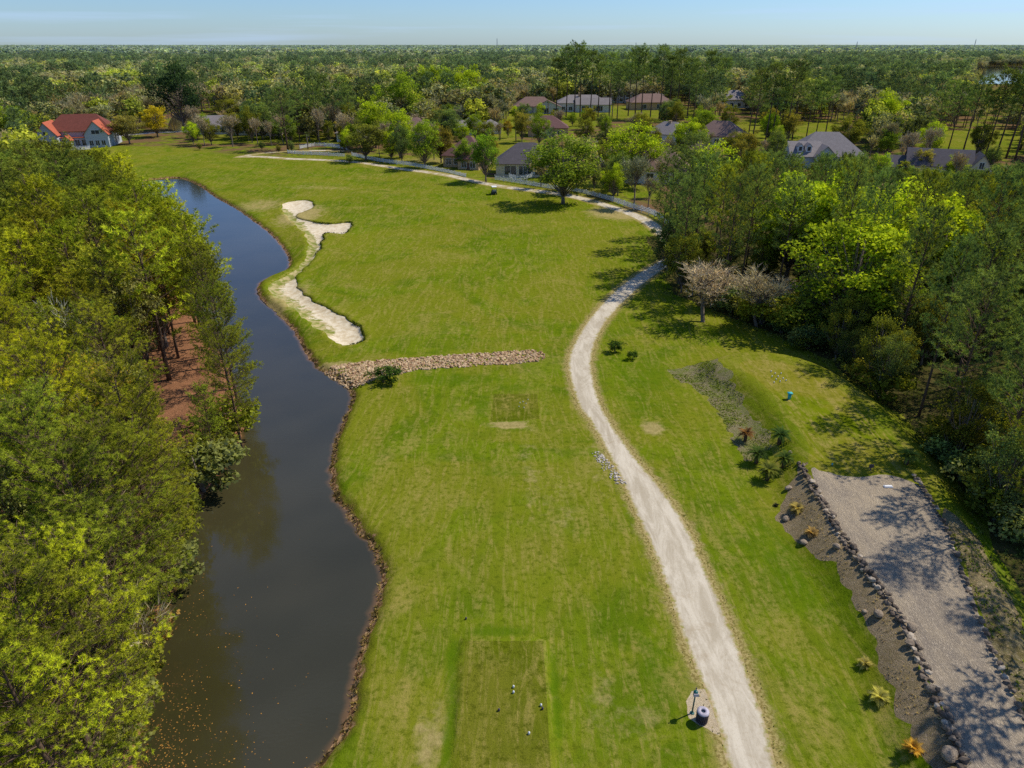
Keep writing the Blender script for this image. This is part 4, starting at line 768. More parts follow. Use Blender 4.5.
for (px, py, H, lab) in ((57, 147, 5.5, 'cabbage palm left of the porch of the red roofed house'), (69, 148, 5., 'cabbage palm beside the porch of the red roofed house'), (106, 147, 6, 'cabbage palm right of the front gable of the red roofed house'), (402, 126, 7, 'cabbage palm between the brown and grey roofs'), (548, 115, 7, 'cabbage palm on the lawn by the sunroom'),
                         (500, 140, 6, 'cabbage palm behind the charcoal roof'), (516, 142, 6, 'cabbage palm right behind the charcoal roof ridge'), (341, 152, 5, 'cabbage palm at the right end of the pool fence'), (308, 149, 5, 'cabbage palm beside the path spur'), (612, 118, 7, 'cabbage palm under the tall pines')):
    x, y = at(px, py); r = empty('palm_tree', (x, y, 0), random.random() * 6, H / 5.5); a, b = random.choice(PM); link('trunk', a, r); c = link('fronds', b, r); c.color = (.09, .12, .04, 1); tag(r, lab, 'palm tree')

# ------------------------------------------------------------------ woods of the middle and far distance
KEEP = [(44, 113, 113, 150, 290), (185, 113, 212, 132, 400), (243, 112, 280, 136, 285), (395, 110, 420, 140, 270), (425, 112, 520, 166, 300), (500, 112, 530, 176, 320), (515, 93, 556, 126, 420), (556, 90, 690, 124, 440), (730, 88, 748, 108, 480), (700, 118, 745, 146, 300),
        (745, 118, 870, 150, 330), (785, 130, 866, 170, 215), (870, 160, 930, 184, 250), (905, 140, 1000, 185, 230), (930, 128, 1024, 157, 300), (976, 66, 1024, 86, 1000), (165, 112, 200, 132, 330), (100, 128, 240, 160, 300), (240, 138, 480, 185, 260), (655, 118, 675, 146, 300), (700, 118, 760, 132, 320)]
def blocked(x, y, H, rad):
    a, b1 = proj(x, y, H); _, b0 = proj(x, y, 0); rr = rad / (y * CP + 20) * FPX * .8
    for (x0, y0, x1, y1, dd) in KEEP:
        if y < dd and a + rr > x0 and a - rr < x1 and b0 > y0 and b1 < y1: return True
        if y < dd + 60 and abs(y - dd) < 22 and x0 < a < x1 and y0 < b0 < y1: return True
    return False
FARP = {}
def fuse(key, gen, wood):
    mb, V, v = gen; nv = len(mb.v); wf = []
    for f_ in mb.f:
        for i in range(1, len(f_) - 1): wf.append((f_[0], f_[i], f_[i + 1]))
    T = np.vstack([np.array(wf), np.arange(len(V)).reshape(-1, 3) + nv]); VV = np.vstack([np.array(mb.v), V])
    for inst in (0, 1):
        FARP[key + (inst,)] = mesh_np(key[0], VV, T, [wood, MAT['ileaf'] if inst else MAT['leaf']], mi=[0] * len(wf) + [1] * (len(V) // 3), attrs={'leaf': np.r_[np.zeros(nv), v]})
for i in range(3):
    fuse(('pine_tree', i), pine(500 + i, 19, .26, 3.9, 34, 4, 7, 1.15, .32, 2), MAT['bark'])
    fuse(('broadleaf_tree', i), broad(520 + i, 14, 5.6, .1, 40, 24, .95, 1.8, 2, 0, .25), MAT['greybark'])
    fuse(('bare_tree', i), bare(540 + i, 14, 6, 4, 11, .2, 1), MAT['greybark'])
SPEC = {'pine_tree': [(.072, .098, .052), (.088, .115, .052), (.062, .085, .05)], 'broadleaf_tree': [(.18, .20, .04), (.20, .21, .035), (.15, .14, .065), (.13, .125, .065), (.19, .16, .10), (.085, .10, .05), (.16, .15, .09)], 'bare_tree': [(.23, .195, .155), (.24, .19, .135), (.20, .18, .145)]}
def haze(c, d):  # aerial haze painted into the leaf tint, stronger with distance
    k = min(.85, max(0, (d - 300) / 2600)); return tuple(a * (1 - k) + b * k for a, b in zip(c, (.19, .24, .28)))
cand = []; tries = 0
def far_ground_ok(x, y):
    X_ = np.array([x]); Y_ = np.array([y])
    if inside(X_, Y_, FAIR)[0] or seg_dist(X_, Y_, FAIR)[0] < 4: return False
    return not any(bb(X_, Y_, q, 0)[0] and inside(X_, Y_, q)[0] for q in (POND, FARLAKE, REARPOND, LROAD, LFLOOR, RFLOOR, LOOP))
def species(x, y):
    a = mnoise.noise(Vector((x * .016, y * .010, 1.))) + .6 * mnoise.noise(Vector((x * .05, y * .05, 4.))); b = mnoise.noise(Vector((x * .018, y * .012, 7.)))
    if random.random() * .5 - .25 + a > .34: return 'pine_tree'
    return 'bare_tree' if b + random.uniform(-.3, .3) > -.02 else 'broadleaf_tree'
y = 175.
while y < 1500:
    s = 7.6 if y < 650 else 9.5; hw = .80 * y + 25; nn = int(2 * hw / s)
    for i in range(nn):
        x = -hw + 2 * hw * (i + random.random()) / nn; yy = y + random.uniform(-.5, .5) * s
        if yy < 330 and random.random() < .12: continue
        if yy < 330 and not far_ground_ok(x, yy): continue
        if yy >= 330 and yy < 420 and any(inside(np.array([x]), np.array([yy]), q)[0] for q in (REARPOND,)): continue
        if yy > 500 and inside(np.array([x]), np.array([yy]), FARLAKE)[0]: continue
        sp_ = species(x, yy); H = {'pine_tree': random.uniform(15, 22), 'broadleaf_tree': random.uniform(12, 20), 'bare_tree': random.uniform(12, 18)}[sp_]
        if yy < 330: H *= .8
        if blocked(x, yy, H, 4 * H / 15): continue
        if yy < 230 and x > 20:
            a, b = proj(x, yy, H)
            while H > 3 and proj(x, yy, H)[1] < ytop(a) + 2: H -= .7
            if H <= 3 or blocked(x, yy, H, 3): continue
            if sp_ == 'pine_tree' and H < 9: sp_ = 'broadleaf_tree'
        cand.append((x, yy, H, sp_))
    y += s * .92
print('woods', len(cand))
cand.sort(key=lambda q: q[1]); cnt = {'pine_tree': 0, 'broadleaf_tree': 0, 'bare_tree': 0}; LIM = {'pine_tree': 0, 'broadleaf_tree': 55, 'bare_tree': 120}; mass = []
WG = {'broadleaf_tree': ('green leafy tree in the woods round the far houses', 'leafy trees in the woods round the far houses', 'tree'), 'bare_tree': ('greyish leafless tree in the woods round the far houses', 'leafless trees in the woods round the far houses', 'bare tree')}
for (x, yy, H, sp_) in cand:
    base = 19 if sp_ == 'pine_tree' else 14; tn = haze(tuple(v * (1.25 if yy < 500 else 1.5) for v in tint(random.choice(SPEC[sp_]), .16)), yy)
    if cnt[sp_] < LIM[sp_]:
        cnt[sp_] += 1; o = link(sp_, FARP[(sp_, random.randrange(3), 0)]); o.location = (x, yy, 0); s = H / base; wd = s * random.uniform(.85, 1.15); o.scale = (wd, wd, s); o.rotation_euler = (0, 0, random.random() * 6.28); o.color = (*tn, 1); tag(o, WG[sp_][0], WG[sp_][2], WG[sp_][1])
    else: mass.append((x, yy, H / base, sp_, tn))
def instancer(name, items, protos, label, cat):
    """items: (x,y,scale,proto index,tint,width) -> one object scattering instances on points"""
    c = bpy.data.collections.new(name + ' sources'); 
    for i, me in enumerate(protos): c.objects.link(bpy.data.objects.new('%02d source' % i, me))
    me = bpy.data.meshes.new(name); me.from_pydata([(q[0], q[1], 0) for q in items], [], [])
    def A(nm, ty, fld, data): a = me.attributes.new(nm, ty, 'POINT'); a.data.foreach_set(fld, data)
    A('variant', 'INT', 'value', [q[3] for q in items]); A('size', 'FLOAT_VECTOR', 'vector', [v for q in items for v in (q[2] * q[5], q[2] * q[5], q[2])]); A('turn', 'FLOAT_VECTOR', 'vector', [v for q in items for v in (0, 0, random.random() * 6.28)]); A('tint', 'FLOAT_COLOR', 'color', [v for q in items for v in (*q[4], 1)])
    o = link(name, me); ng = bpy.data.node_groups.new(name, 'GeometryNodeTree'); ng.interface.new_socket('Geometry', in_out='INPUT', socket_type='NodeSocketGeometry'); ng.interface.new_socket('Geometry', in_out='OUTPUT', socket_type='NodeSocketGeometry')
    N = ng.nodes; L = ng.links; gi = N.new('NodeGroupInput'); go = N.new('NodeGroupOutput'); ip = N.new('GeometryNodeInstanceOnPoints'); ci = N.new('GeometryNodeCollectionInfo')
    ci.inputs['Collection'].default_value = c; ci.inputs['Separate Children'].default_value = True; ci.inputs['Reset Children'].default_value = True; ip.inputs['Pick Instance'].default_value = True
    def NA(nm, ty): n_ = N.new('GeometryNodeInputNamedAttribute'); n_.data_type = ty; n_.inputs['Name'].default_value = nm; return n_.outputs['Attribute']
    er = N.new('FunctionNodeEulerToRotation'); L.new(NA('turn', 'FLOAT_VECTOR'), er.inputs[0])
    L.new(gi.outputs[0], ip.inputs['Points']); L.new(ci.outputs[0], ip.inputs['Instance']); L.new(NA('variant', 'INT'), ip.inputs['Instance Index']); L.new(NA('size', 'FLOAT_VECTOR'), ip.inputs['Scale']); L.new(er.outputs[0], ip.inputs['Rotation']); L.new(ip.outputs[0], go.inputs[0])
    md = o.modifiers.new('scatter', 'NODES'); md.node_group = ng; tag(o, label, cat, kind='stuff'); return o
order = ['pine_tree', 'broadleaf_tree', 'bare_tree']
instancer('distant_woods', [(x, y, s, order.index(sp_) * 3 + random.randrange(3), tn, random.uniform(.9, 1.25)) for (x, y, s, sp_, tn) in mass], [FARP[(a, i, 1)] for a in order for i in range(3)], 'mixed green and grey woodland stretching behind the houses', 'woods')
# beyond 1.5 km: groves (clumps of simple crowns) out to the horizon
def grove(seed):
    rng = np.random.default_rng(seed); n_ = 26; C = np.c_[rng.uniform(-38, 38, n_), rng.uniform(-38, 38, n_), rng.uniform(7, 14, n_)]; Vs, vs = [], []
    for c in C:
        sub_ = c + rng.normal(0, 1, (7, 3)) * np.array([2.6, 2.6, 2.4]); V, v = leaves(sub_, np.full(7, 3.2), 7, 3.6, rng, 1.2, base=np.full(7, rng.uniform(.05, .9))); Vs.append(V); vs.append(v)
    return tri_mesh('grove', np.vstack(Vs), np.concatenate(vs), MAT['ileaf'])
GV_ = [grove(i) for i in range(5)]
items = []; y = 1500.
while y < 9500:
    s = 46 if y < 3000 else 46 * (y / 3000) ** 1.0; hw = .82 * y; nn = int(2 * hw / s)
    for i in range(nn):
        x = -hw + 2 * hw * (i + random.random()) / nn; a = mnoise.noise(Vector((x * .0022, y * .0011, 3))) + .6 * mnoise.noise(Vector((x * .009, y * .004, 8)))
        if a > .42 and y > 1800 and random.random() < .8: continue
        c = random.choice([(.09, .115, .06), (.075, .10, .06)]) if a > .15 else random.choice([(.19, .17, .13), (.17, .19, .07), (.14, .14, .09), (.10, .12, .06)]); sc_ = random.uniform(.9, 1.3) if y < 3500 else random.uniform(.8, 1.35)
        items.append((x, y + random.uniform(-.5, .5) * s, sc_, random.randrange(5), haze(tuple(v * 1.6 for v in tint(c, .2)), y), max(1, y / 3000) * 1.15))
    y += s
instancer('horizon_woods', items, GV_, 'hazy blue-green woodland reaching to the horizon', 'woods')

fuse(('mid_pine', 0), pine(700, 18, .3, 3.2, 46, 7, 9, .7, .14, 2), MAT['bark']); fuse(('mid_pine', 1), pine(701, 18, .35, 3.2, 46, 7, 9, .7, .14, 2), MAT['bark']); fuse(('tall_pine', 0), pine(702, 27, .52, 4.2, 44, 7, 9, .95, .2, 2), MAT['bark']); fuse(('tall_pine', 1), pine(703, 27, .56, 4.2, 44, 7, 9, .95, .2, 2), MAT['bark'])
def shown(q):
    a, b = proj(q[1], q[2], q[3] * .7); sz = q[3] / (q[2] * CP + (CZ - q[3] * .7) * SP) * (q[9] if q[0][0] == 'pine' else 1)
    return sz if -60 < a < 1084 and b < 830 else sz * .02
PINES.sort(key=lambda q: -shown(q)); print('pines', len(PINES))
for q in PINES[:296]: tree(*q, final=True)
mass2 = [(q[1], q[2], q[3] / (18 if q[0][0] == 'pine' else 27), (0 if q[0][0] == 'pine' else 2) + random.randrange(2), q[4], q[9]) for q in PINES[296:]]
instancer('pine_woods', mass2, [FARP[('mid_pine', 0, 1)], FARP[('mid_pine', 1, 1)], FARP[('tall_pine', 0, 1)], FARP[('tall_pine', 1, 1)]], 'further pines behind the nearer stands and in rows before the far houses', 'woods')

# ------------------------------------------------------------------ fences
def fence(name, pts_, H, label, cat, gap=2.4, rails=(.3, .62, .95), picket=True):
    root = empty(name, (pts_[0][0], pts_[0][1], 0)); o = Vector((pts_[0][0], pts_[0][1], 0)); c = smooth_poly(pts_, 1.2, 0, False); mb = MB(); acc = 0; posts = [c[0]]
    for a, b in zip(c[:-1], c[1:]):
        L = math.hypot(b[0] - a[0], b[1] - a[1]); d = Vector((b[0] - a[0], b[1] - a[1], 0)).normalized(); nrm = Vector((-d.y, d.x, 0)) * .03
        for z in rails:
            A, B = Vector((a[0], a[1], z)) - o, Vector((b[0], b[1], z)) - o; h = Vector((0, 0, .06)); mb.add([A - nrm - h, A + nrm - h, A + nrm + h, A - nrm + h, B - nrm - h, B + nrm - h, B + nrm + h, B - nrm + h], [(0, 1, 2, 3), (7, 6, 5, 4), (0, 4, 5, 1), (1, 5, 6, 2), (2, 6, 7, 3), (3, 7, 4, 0)])
        if picket:
            for t in np.arange(.1, L, .42):
                q = Vector((a[0], a[1], 0)) + d * t - o + nrm * 1.6; mb.box(q.x - .06, q.x + .06, q.y - .03, q.y + .03, .1, H - .05)
        acc += L
        if acc > gap: posts.append(b); acc = 0
    mb.build('rails', MAT['white'], root); pm = MB(); pm.box(-.07, .07, -.07, .07, -.2, H); pm.box(-.1, .1, -.1, .1, H, H + .06); pme = pm.mesh('post', MAT['white'])
    for q in posts[:100]: p_ = link('post', pme, root); p_.location = (q[0] - o.x, q[1] - o.y, 0)
    tag(root, label, cat)
fence('picket_fence', P([(352, 156), (380, 162), (410, 166), (440, 172), (466, 178)]), 1.25, 'white picket fence along the path left of the ivy covered tree', 'fence')
fence('picket_fence', P([(495, 180), (520, 184), (548, 189), (576, 193), (606, 200), (630, 208), (652, 215), (668, 226)]), 1.3, 'white picket fence along the path curving past the big oak', 'fence')
fence('pool_fence', P([(288, 153.5), (300, 154.5), (320, 155.5), (345, 157)]), 1.2, 'low white fence in front of the pool terrace', 'fence', 3)
fence('pool_fence', P([(300, 149), (315, 146.5), (330, 147), (348, 150)]), 1.4, 'white fence at the back of the pool terrace', 'fence', 3)
fence('garden_fence', P([(509, 178), (521, 180.5), (538, 175.5)]), 1.3, 'short white fence round the porch of the charcoal roofed house', 'fence', 2)
fence('terrace_railing', P([(66, 150), (76, 151), (90, 149.5)]), 1.5, 'white railing round the terrace of the red roofed house', 'railing', 2)

# ------------------------------------------------------------------ rocks
def rock_verts(rng, s):
    phi = (1 + 5 ** .5) / 2; V = np.array([(-1, phi, 0), (1, phi, 0), (-1, -phi, 0), (1, -phi, 0), (0, -1, phi), (0, 1, phi), (0, -1, -phi), (0, 1, -phi), (phi, 0, -1), (phi, 0, 1), (-phi, 0, -1), (-phi, 0, 1)]) / 1.9
    V = V * (1 + rng.normal(0, .16, (12, 1))) * s * rng.uniform(.7, 1.25, 3); a = rng.uniform(0, 6.28); c, s_ = math.cos(a), math.sin(a); return V @ np.array([[c, s_, 0], [-s_, c, 0], [0, 0, 1]])
ICO = np.array([(0, 11, 5), (0, 5, 1), (0, 1, 7), (0, 7, 10), (0, 10, 11), (1, 5, 9), (5, 11, 4), (11, 10, 2), (10, 7, 6), (7, 1, 8), (3, 9, 4), (3, 4, 2), (3, 2, 6), (3, 6, 8), (3, 8, 9), (4, 9, 5), (2, 4, 11), (6, 2, 10), (8, 6, 7), (9, 8, 1)])
def stone_mat(name, a, b, c):
    m = M(name); v = m.attr('leaf').outputs['Fac']; p = m.pos(); col = m.mix(v, a, b); col = m.mix(m.ramp(v, .8, .95), col, c); m.color(m.mix(m.math('MULTIPLY', m.noise(p, 6, 5, ramp=(.35, .65)), .45), col, tuple(q * .55 for q in a))); return m.m
SM = stone_mat('riprap stone', s2l((168, 134, 94)), s2l((222, 198, 158)), s2l((140, 100, 72)))
SM2 = stone_mat('wall stone', s2l((88, 76, 64)), s2l((150, 134, 114)), s2l((196, 180, 156)))
SM3 = stone_mat('white stone chips', s2l((190, 178, 160)), s2l((226, 218, 204)), s2l((160, 148, 130)))
def stones(name, P3, S, mat, seed):
    rng = np.random.default_rng(seed); Vs = []; Fs = []; v = []
    for i, (q, s) in enumerate(zip(P3, S)): Vs.append(rock_verts(rng, s) * np.array([1, 1, .75]) + np.array(q)); Fs.append(ICO + 12 * i); v += [rng.uniform(0, 1)] * 12
    return link(name, mesh_np(name, np.vstack(Vs), np.vstack(Fs), [mat], attrs={'leaf': v}))
q = np.array(RIPRAP); p3, S = [], []
while len(p3) < 2600:
    x, y = random.uniform(q[:, 0].min(), q[:, 0].max()), random.uniform(q[:, 1].min(), q[:, 1].max())
    if inside(np.array([x]), np.array([y]), RIPRAP)[0]: p3.append((x, y)); S.append(random.uniform(.09, .22))
zz = heights(np.array([a[0] for a in p3]), np.array([a[1] for a in p3])); p3 = [(a[0], a[1], z + .03) for a, z in zip(p3, zz)]
tag(stones('riprap_stones', p3, S, SM, 1), 'band of pale pinkish riprap stones across the fairway', 'stones', kind='stuff')
p3 = []; 
for i in range(190):
    t = random.random(); a, b = at(599 + 26 * t + random.triangular(-11, 3, 0), 452 + 32 * t); p3.append((a, b, .03))
tag(stones('stone_chips', p3, [random.uniform(.03, .11) for _ in p3], SM3, 2), 'loose white stones spilled along the left edge of the path', 'stones', kind='stuff')
def wall(pts_, big, label, seed, rows=2):
    c = smooth_poly(P(pts_, PH), .35, 0, False); rng = random.Random(seed); p3, S = [], []; acc = 0
    for a, b in zip(c[:-1], c[1:]):
        n_ = max(1, int(math.hypot(b[0] - a[0], b[1] - a[1]) / .3))
        for i in range(n_):
            t = i / n_; x, y = a[0] + (b[0] - a[0]) * t, a[1] + (b[1] - a[1]) * t
            for r_ in range(rows):
                xx = x + (r_ - (rows - 1) / 2) * .3 + rng.uniform(-.06, .06); yy = y + rng.uniform(-.1, .1); s = rng.triangular(.13, .27, .17) * (1 + (big * .6 if y < 42 else 0) * rng.random()); p3.append((xx, yy, hz(x, y) + .02 + (.2 if rng.random() < .45 else 0))); S.append(s)
    o = stones('stone_wall', p3, S, SM2, seed); tag(o, label, 'stone wall')
wall([(801, 461), (812, 484), (826, 507), (838, 530), (850, 548), (865, 570), (885, 597), (900, 620), (915, 650), (928, 680), (940, 705), (950, 730), (962, 768), (980, 815)], .45, 'low dry stone wall of heaped boulders along the left of the gravel ground', 5)
wall([(914, 478), (928, 498), (943, 523), (955, 552), (967, 588), (979, 620), (992, 650), (1004, 677), (1016, 702), (1032, 735), (1060, 800)], 0, 'thin line of rough stones along the right of the gravel ground', 6, 1)
for (px, py, s, lab) in ((785, 521, .34, 'pale boulder at the lower left of the sago bed'), (788, 491, .36, 'grey boulder below the lowest sago palm'), (803, 546, .36, 'tan boulder on the edge of the grass below the dead tussock'), (837, 546, .34, 'brown boulder against the left stone wall'), (878, 614, .42, 'dark boulder on the mulch beside a small flat rock'),
                        (864, 613, .2, 'small flat rock on the mulch by the grass'), (911, 629, .45, 'brown boulder on the gravel side of the left wall'), (949, 756, .5, 'big rounded boulder at the bottom of the left wall'), (931, 690, .42, 'tan boulder bulging from the left wall near its lower end'), (790, 453, .3, 'pale boulder above the head of the left wall'),
                        (918, 480, .3, 'white boulder at the head of the right stone line')):
    x, y = at(px, py, 1.); z = hz(x, y); x, y = at(px, py, z); rng = np.random.default_rng(int(px)); 
    bmv = rock_verts(rng, s); o = link('boulder', mesh_np('boulder', bmv * np.array([1, 1, .8]), ICO, [MAT['rock']])); sb = o.modifiers.new('round', 'SUBSURF'); sb.levels = sb.render_levels = 2; o.location = (x, y, hz(x, y) + s * .4); tag(o, lab, 'boulder')

# ------------------------------------------------------------------ sago palms and tussocks
def sago(seed, trunk=.5, nf=34, fl=1.15, up=.55):
    rng = np.random.default_rng(seed); mb = MB(); mb.tube([(0, 0, -.2), (0, 0, trunk * .6), (0, 0, trunk)], [.16, .18, .12], 9); A = []; v = []
    for i in range(nf):
        az = i * 2.4 + rng.uniform(-.2, .2); el = up * 1.9 * (1 - i / nf) ** .0 * rng.uniform(.15, 1.15) + .1; d = np.array([math.cos(az), math.sin(az), 0]); L = fl * rng.uniform(.8, 1.1); k = 12; prev = np.array([0, 0, trunk]); vv = rng.uniform(.2, .8)
        for j in range(k):
            t = (j + 1) / k; e = el - 1.35 * t; cur = prev + (d * math.cos(e) + np.array([0, 0, math.sin(e)])) * L / k; s = np.cross(d, [0, 0, 1]); ll = .2 * math.sin(PI * min(1, .15 + t * .88)) + .02; f_ = (cur - prev)
            for sg in (-1, 1): A += [prev, cur, prev + f_ * 1.2 + s * sg * ll + np.array([0, 0, .04])]; v += [vv] * 3
            prev = cur
    return mb.mesh('trunk', MAT['bark'], True), tri_mesh('fronds', np.array(A), np.array(v), MAT['leaf'])
SG = [sago(i, .8, 40, 1.02) for i in range(3)]; SGT = [sago(5, .12, 46, .75, .6), sago(6, .1, 40, .7, .7)]
for (px, py, s, tn, st, lab) in ((779, 444, 1.15, (.05, .085, .025), 0, 'dark green sago palm highest up the bed'), (756, 463, 1.15, (.045, .07, .02), 0, 'dark sago palm left of the others in the bed'), (783, 468, 1.05, (.07, .10, .025), 0, 'sago palm nearest the head of the left wall'), (767, 480, 1.15, (.12, .13, .03), 0, 'yellowish sago palm lowest in the group'),
                         (745, 441, .95, (.16, .08, .035), 0, 'reddish brown sago palm at the top left of the bed'), (906, 464, 1.1, (.13, .17, .04), 0, 'sago palm alone right of the upper tee by the right stone line'),
                         (796, 512, 1.1, (.26, .2, .08), 1, 'straw coloured tussock beside a pale boulder'), (811, 535, .9, (.26, .17, .08), 1, 'brown dead tussock below the straw coloured one'), (864, 667, .85, (.34, .28, .1), 1, 'straw coloured tussock highest of the three by the lower wall'), (878, 701, 1.05, (.3, .27, .08), 1, 'greenish straw tussock in the middle of the three by the lower wall'),
                         (912, 752, 1., (.42, .25, .05), 1, 'orange tussock lowest of the three by the lower wall'), (776, 506, .45, (.05, .05, .03), 1, 'small dark tussock on the grass below the sago palms')):
    x, y = at(px, py, .8); z = hz(x, y); x, y = at(px, py, z); r = empty('sago_palm' if not st else 'grass_tussock', (x, y, hz(x, y)), random.random() * 6, s); a, b = (random.choice(SG) if not st else random.choice(SGT)); link('trunk' if not st else 'stem', a, r); c = link('fronds' if not st else 'blades', b, r); c.color = (*tn, 1); tag(r, lab, 'sago palm' if not st else 'tussock')

# ------------------------------------------------------------------ course furniture
TEAL = plain('teal painted steel', (.02, .12, .11), .4, .1); DKP = plain('dark purple grey plastic', (.07, .055, .08), .5, .15); RIM = plain('pale bin rim', (.42, .38, .42), .5); TEALB = plain('turquoise plastic', (.05, .45, .5), .5)
x, y = at(692, 713); r = empty('ball_washer', (x, y, 0)); mb = MB(); mb.tube([(0, 0, -.1), (.01, 0, .9), (.02, 0, 1.62)], [.045, .042, .04], 10); mb.build('pole', TEAL, r, True)
mb = MB(); mb.tube([(0, 0, 0), (0, 0, .03)], [.13, .12], 12); mb.build('foot', TEAL, r, True)
mb = MB(); mb.tube([(.02, 0, 1.42), (.02, 0, 1.46), (.02, 0, 1.72), (.02, 0, 1.78)], [.09, .13, .13, .08], 12); hd = mb.build('washer_body', TEAL, r, True); mb = MB(); mb.tube([(.02, 0, 1.78), (.02, 0, 1.95)], .018, 6); mb.tube([(.02, 0, 1.94), (.02, 0, 2.02)], [.04, .03], 8); mb.build('plunger', DKP, hd, True); mb = MB(); mb.box(-.13, .17, -.16, -.13, 1.5, 1.7); mb.build('sign_plate', RIM, hd)
tag(r, 'teal ball washer on a slim post beside the path', 'ball washer')
x, y = at(701.5, 721); r = empty('litter_bin', (x, y, 0)); mb = MB(); N_ = 20
mb.tube([(0, 0, 0), (0, 0, .05), (0, 0, .72)], [.25, .27, .29], N_); mb.build('body', DKP, r, True)
mb = MB()
for k in range(N_):   # slats
    a = 2 * PI * k / N_; c, s = math.cos(a), math.sin(a); mb.tube([(.30 * c, .30 * s, .04), (.32 * c, .32 * s, .74)], .03, 4)
mb.build('slats', DKP, r)
mb = MB(); n_ = 24; prof = [(.34, .74), (.34, .80), (.22, .84), (.12, .82), (.12, .74), (.34, .74)]
vs = [(rr * math.cos(2 * PI * k / n_), rr * math.sin(2 * PI * k / n_), z) for rr, z in prof for k in range(n_)]; mb.add(vs, [(i * n_ + k, i * n_ + (k + 1) % n_, (i + 1) * n_ + (k + 1) % n_, (i + 1) * n_ + k) for i in range(5) for k in range(n_)]); mb.build('lid', RIM, r, True)
mb = MB(); mb.tube([(0, 0, .73), (0, 0, .745)], .13, 16); mb.build('opening', MAT['glass'], r); tag(r, 'round dark litter bin with pale ring lid beside the path', 'litter bin')
def small(name, px, py, z, shape, mat, label, cat, group=None):
    x, y = at(px, py, z); mb = MB()
    if shape == 'ball':
        for i, (a, b) in enumerate(((-.9, -.9),)): mb.tube([(0, 0, -.05), (0, 0, -.03), (0, 0, .02), (0, 0, .06), (0, 0, .085)], [.02, .035, .045, .035, .01], 10)
    elif shape == 'marker': mb.tube([(0, 0, -.06), (0, 0, .0), (0, 0, .1), (0, 0, .15)], [.03, .065, .06, .02], 10)
    elif shape == 'sign': mb.box(-.03, .03, -.03, .03, -.2, .35); mb.box(-.17, .17, -.05, .05, .22, .5)
    elif shape == 'box': mb.tube([(0, 0, -.05), (0, 0, .55)], [.16, .18], 10); mb.box(-.22, .22, -.2, .2, .55, .68)
    o = mb.build(name, mat, None, shape != 'sign'); o.location = (x, y, hz(x, y) + .04); tag(o, label, cat, group)
for (px, py, lab) in ((513.5, 686.5, 'white tee marker farther up the lower tee, rear of the close pair'), (513.5, 692, 'white tee marker of the close pair, nearer the viewer'), (541, 705, 'white tee marker near the right edge of the lower tee'), (529, 733, 'pale tee marker lowest on the lower tee')): small('tee_marker', px, py, .3, 'marker', MAT['white'], lab, 'tee marker')
for (px, py, lab) in ((499, 711, 'dark tee marker left of centre on the lower tee'), (542.5, 709.5, 'dark tee marker beside the right-hand white one'), (466, 617, 'small dark marker on the grass behind the lower tee')): small('tee_marker', px, py, .2, 'marker', DKP, lab, 'tee marker')
for k, (px, py) in enumerate([(520, 403), (523, 402), (526, 404), (519, 407), (524, 408), (528, 400)]): small('golf_ball', px, py, 0, 'ball', MAT['white'], 'small white ball on the middle tee', 'golf ball', 'white balls on the middle tee')
for k, (px, py) in enumerate([(771, 372), (775, 374), (778, 377), (781, 374), (776, 380), (772, 377), (783, 379), (780, 382), (786, 381), (774, 383)]): small('tee_block', px, py, PH, 'marker', MAT['white'], 'small pale block scattered on the back of the upper tee', 'tee marker', 'pale blocks on the upper tee')
small('cooler', 789, 399, PH, 'box', TEALB, 'turquoise and white water cooler on the upper tee', 'water cooler'); small('tee_marker', 832, 465, PH, 'marker', TEALB, 'turquoise marker at the near end of the upper tee', 'tee marker'); small('tee_sign', 870.5, 470, PH, 'sign', DKP, 'small dark sign at the near edge of the upper tee', 'sign')
x, y = at(888, 487, PH); mb = MB(); mb.box(-.35, .35, -.14, .14, 0, .07); mb.box(-.3, .3, -.1, .1, .07, .12); o = mb.build('white_slab', MAT['white']); o.location = (x, y, PH + .01); tag(o, 'flat white slab lying on the gravel near the upper tee', 'slab')
# golf cart on the far fairway
x, y = at(494, 193); r = empty('golf_cart', (x, y, hz(x, y)), R(100)); NAVY = plain('dark blue bodywork', (.03, .04, .07), .3); RUB = plain('tyre rubber', (.03, .03, .03), .9); CRM = plain('pale seat vinyl', (.5, .48, .44), .6)
mb = MB(); mb.box(-1.15, 1.15, -.55, .55, .3, .48); mb.add([(.65, -.5, .48), (1.15, -.5, .48), (1.15, .5, .48), (.65, .5, .48), (.7, -.48, .98), (.95, -.44, .85), (.95, .44, .85), (.7, .48, .98)], [(0, 1, 5, 4), (1, 2, 6, 5), (2, 3, 7, 6), (3, 0, 4, 7), (4, 5, 6, 7)]); mb.box(-1.1, -.25, -.52, .52, .48, .72); mb.build('body', NAVY, r)
mb = MB(); mb.box(-.75, -.2, -.5, .5, .72, .84); mb.build('seat', CRM, r); mb = MB(); mb.box(-.85, -.75, -.5, .5, .84, 1.25); mb.build('backrest', CRM, r)
mb = MB(); mb.box(-1.1, .75, -.6, .6, 1.86, 1.92); mb.build('roof', MAT['white'], r)
for a, b in ((.7, -.52), (.7, .52), (-.95, -.52), (-.95, .52)): mb = MB(); mb.tube([(a, b, .48), (a - (.12 if a > 0 else 0), b, 1.87)], .025, 5); mb.build('roof_post', RUB, r)
for a in (.75, -.75):
    for b in (-.56, .56): mb = MB(); mb.tube([(a, b - .1, .23), (a, b + .1, .23)], .23, 14); wh = mb.build('wheel', RUB, r, True); mb = MB(); mb.tube([(a, b - .11, .23), (a, b + .11, .23)], .1, 10); mb.build('rim', MAT['white'], wh)
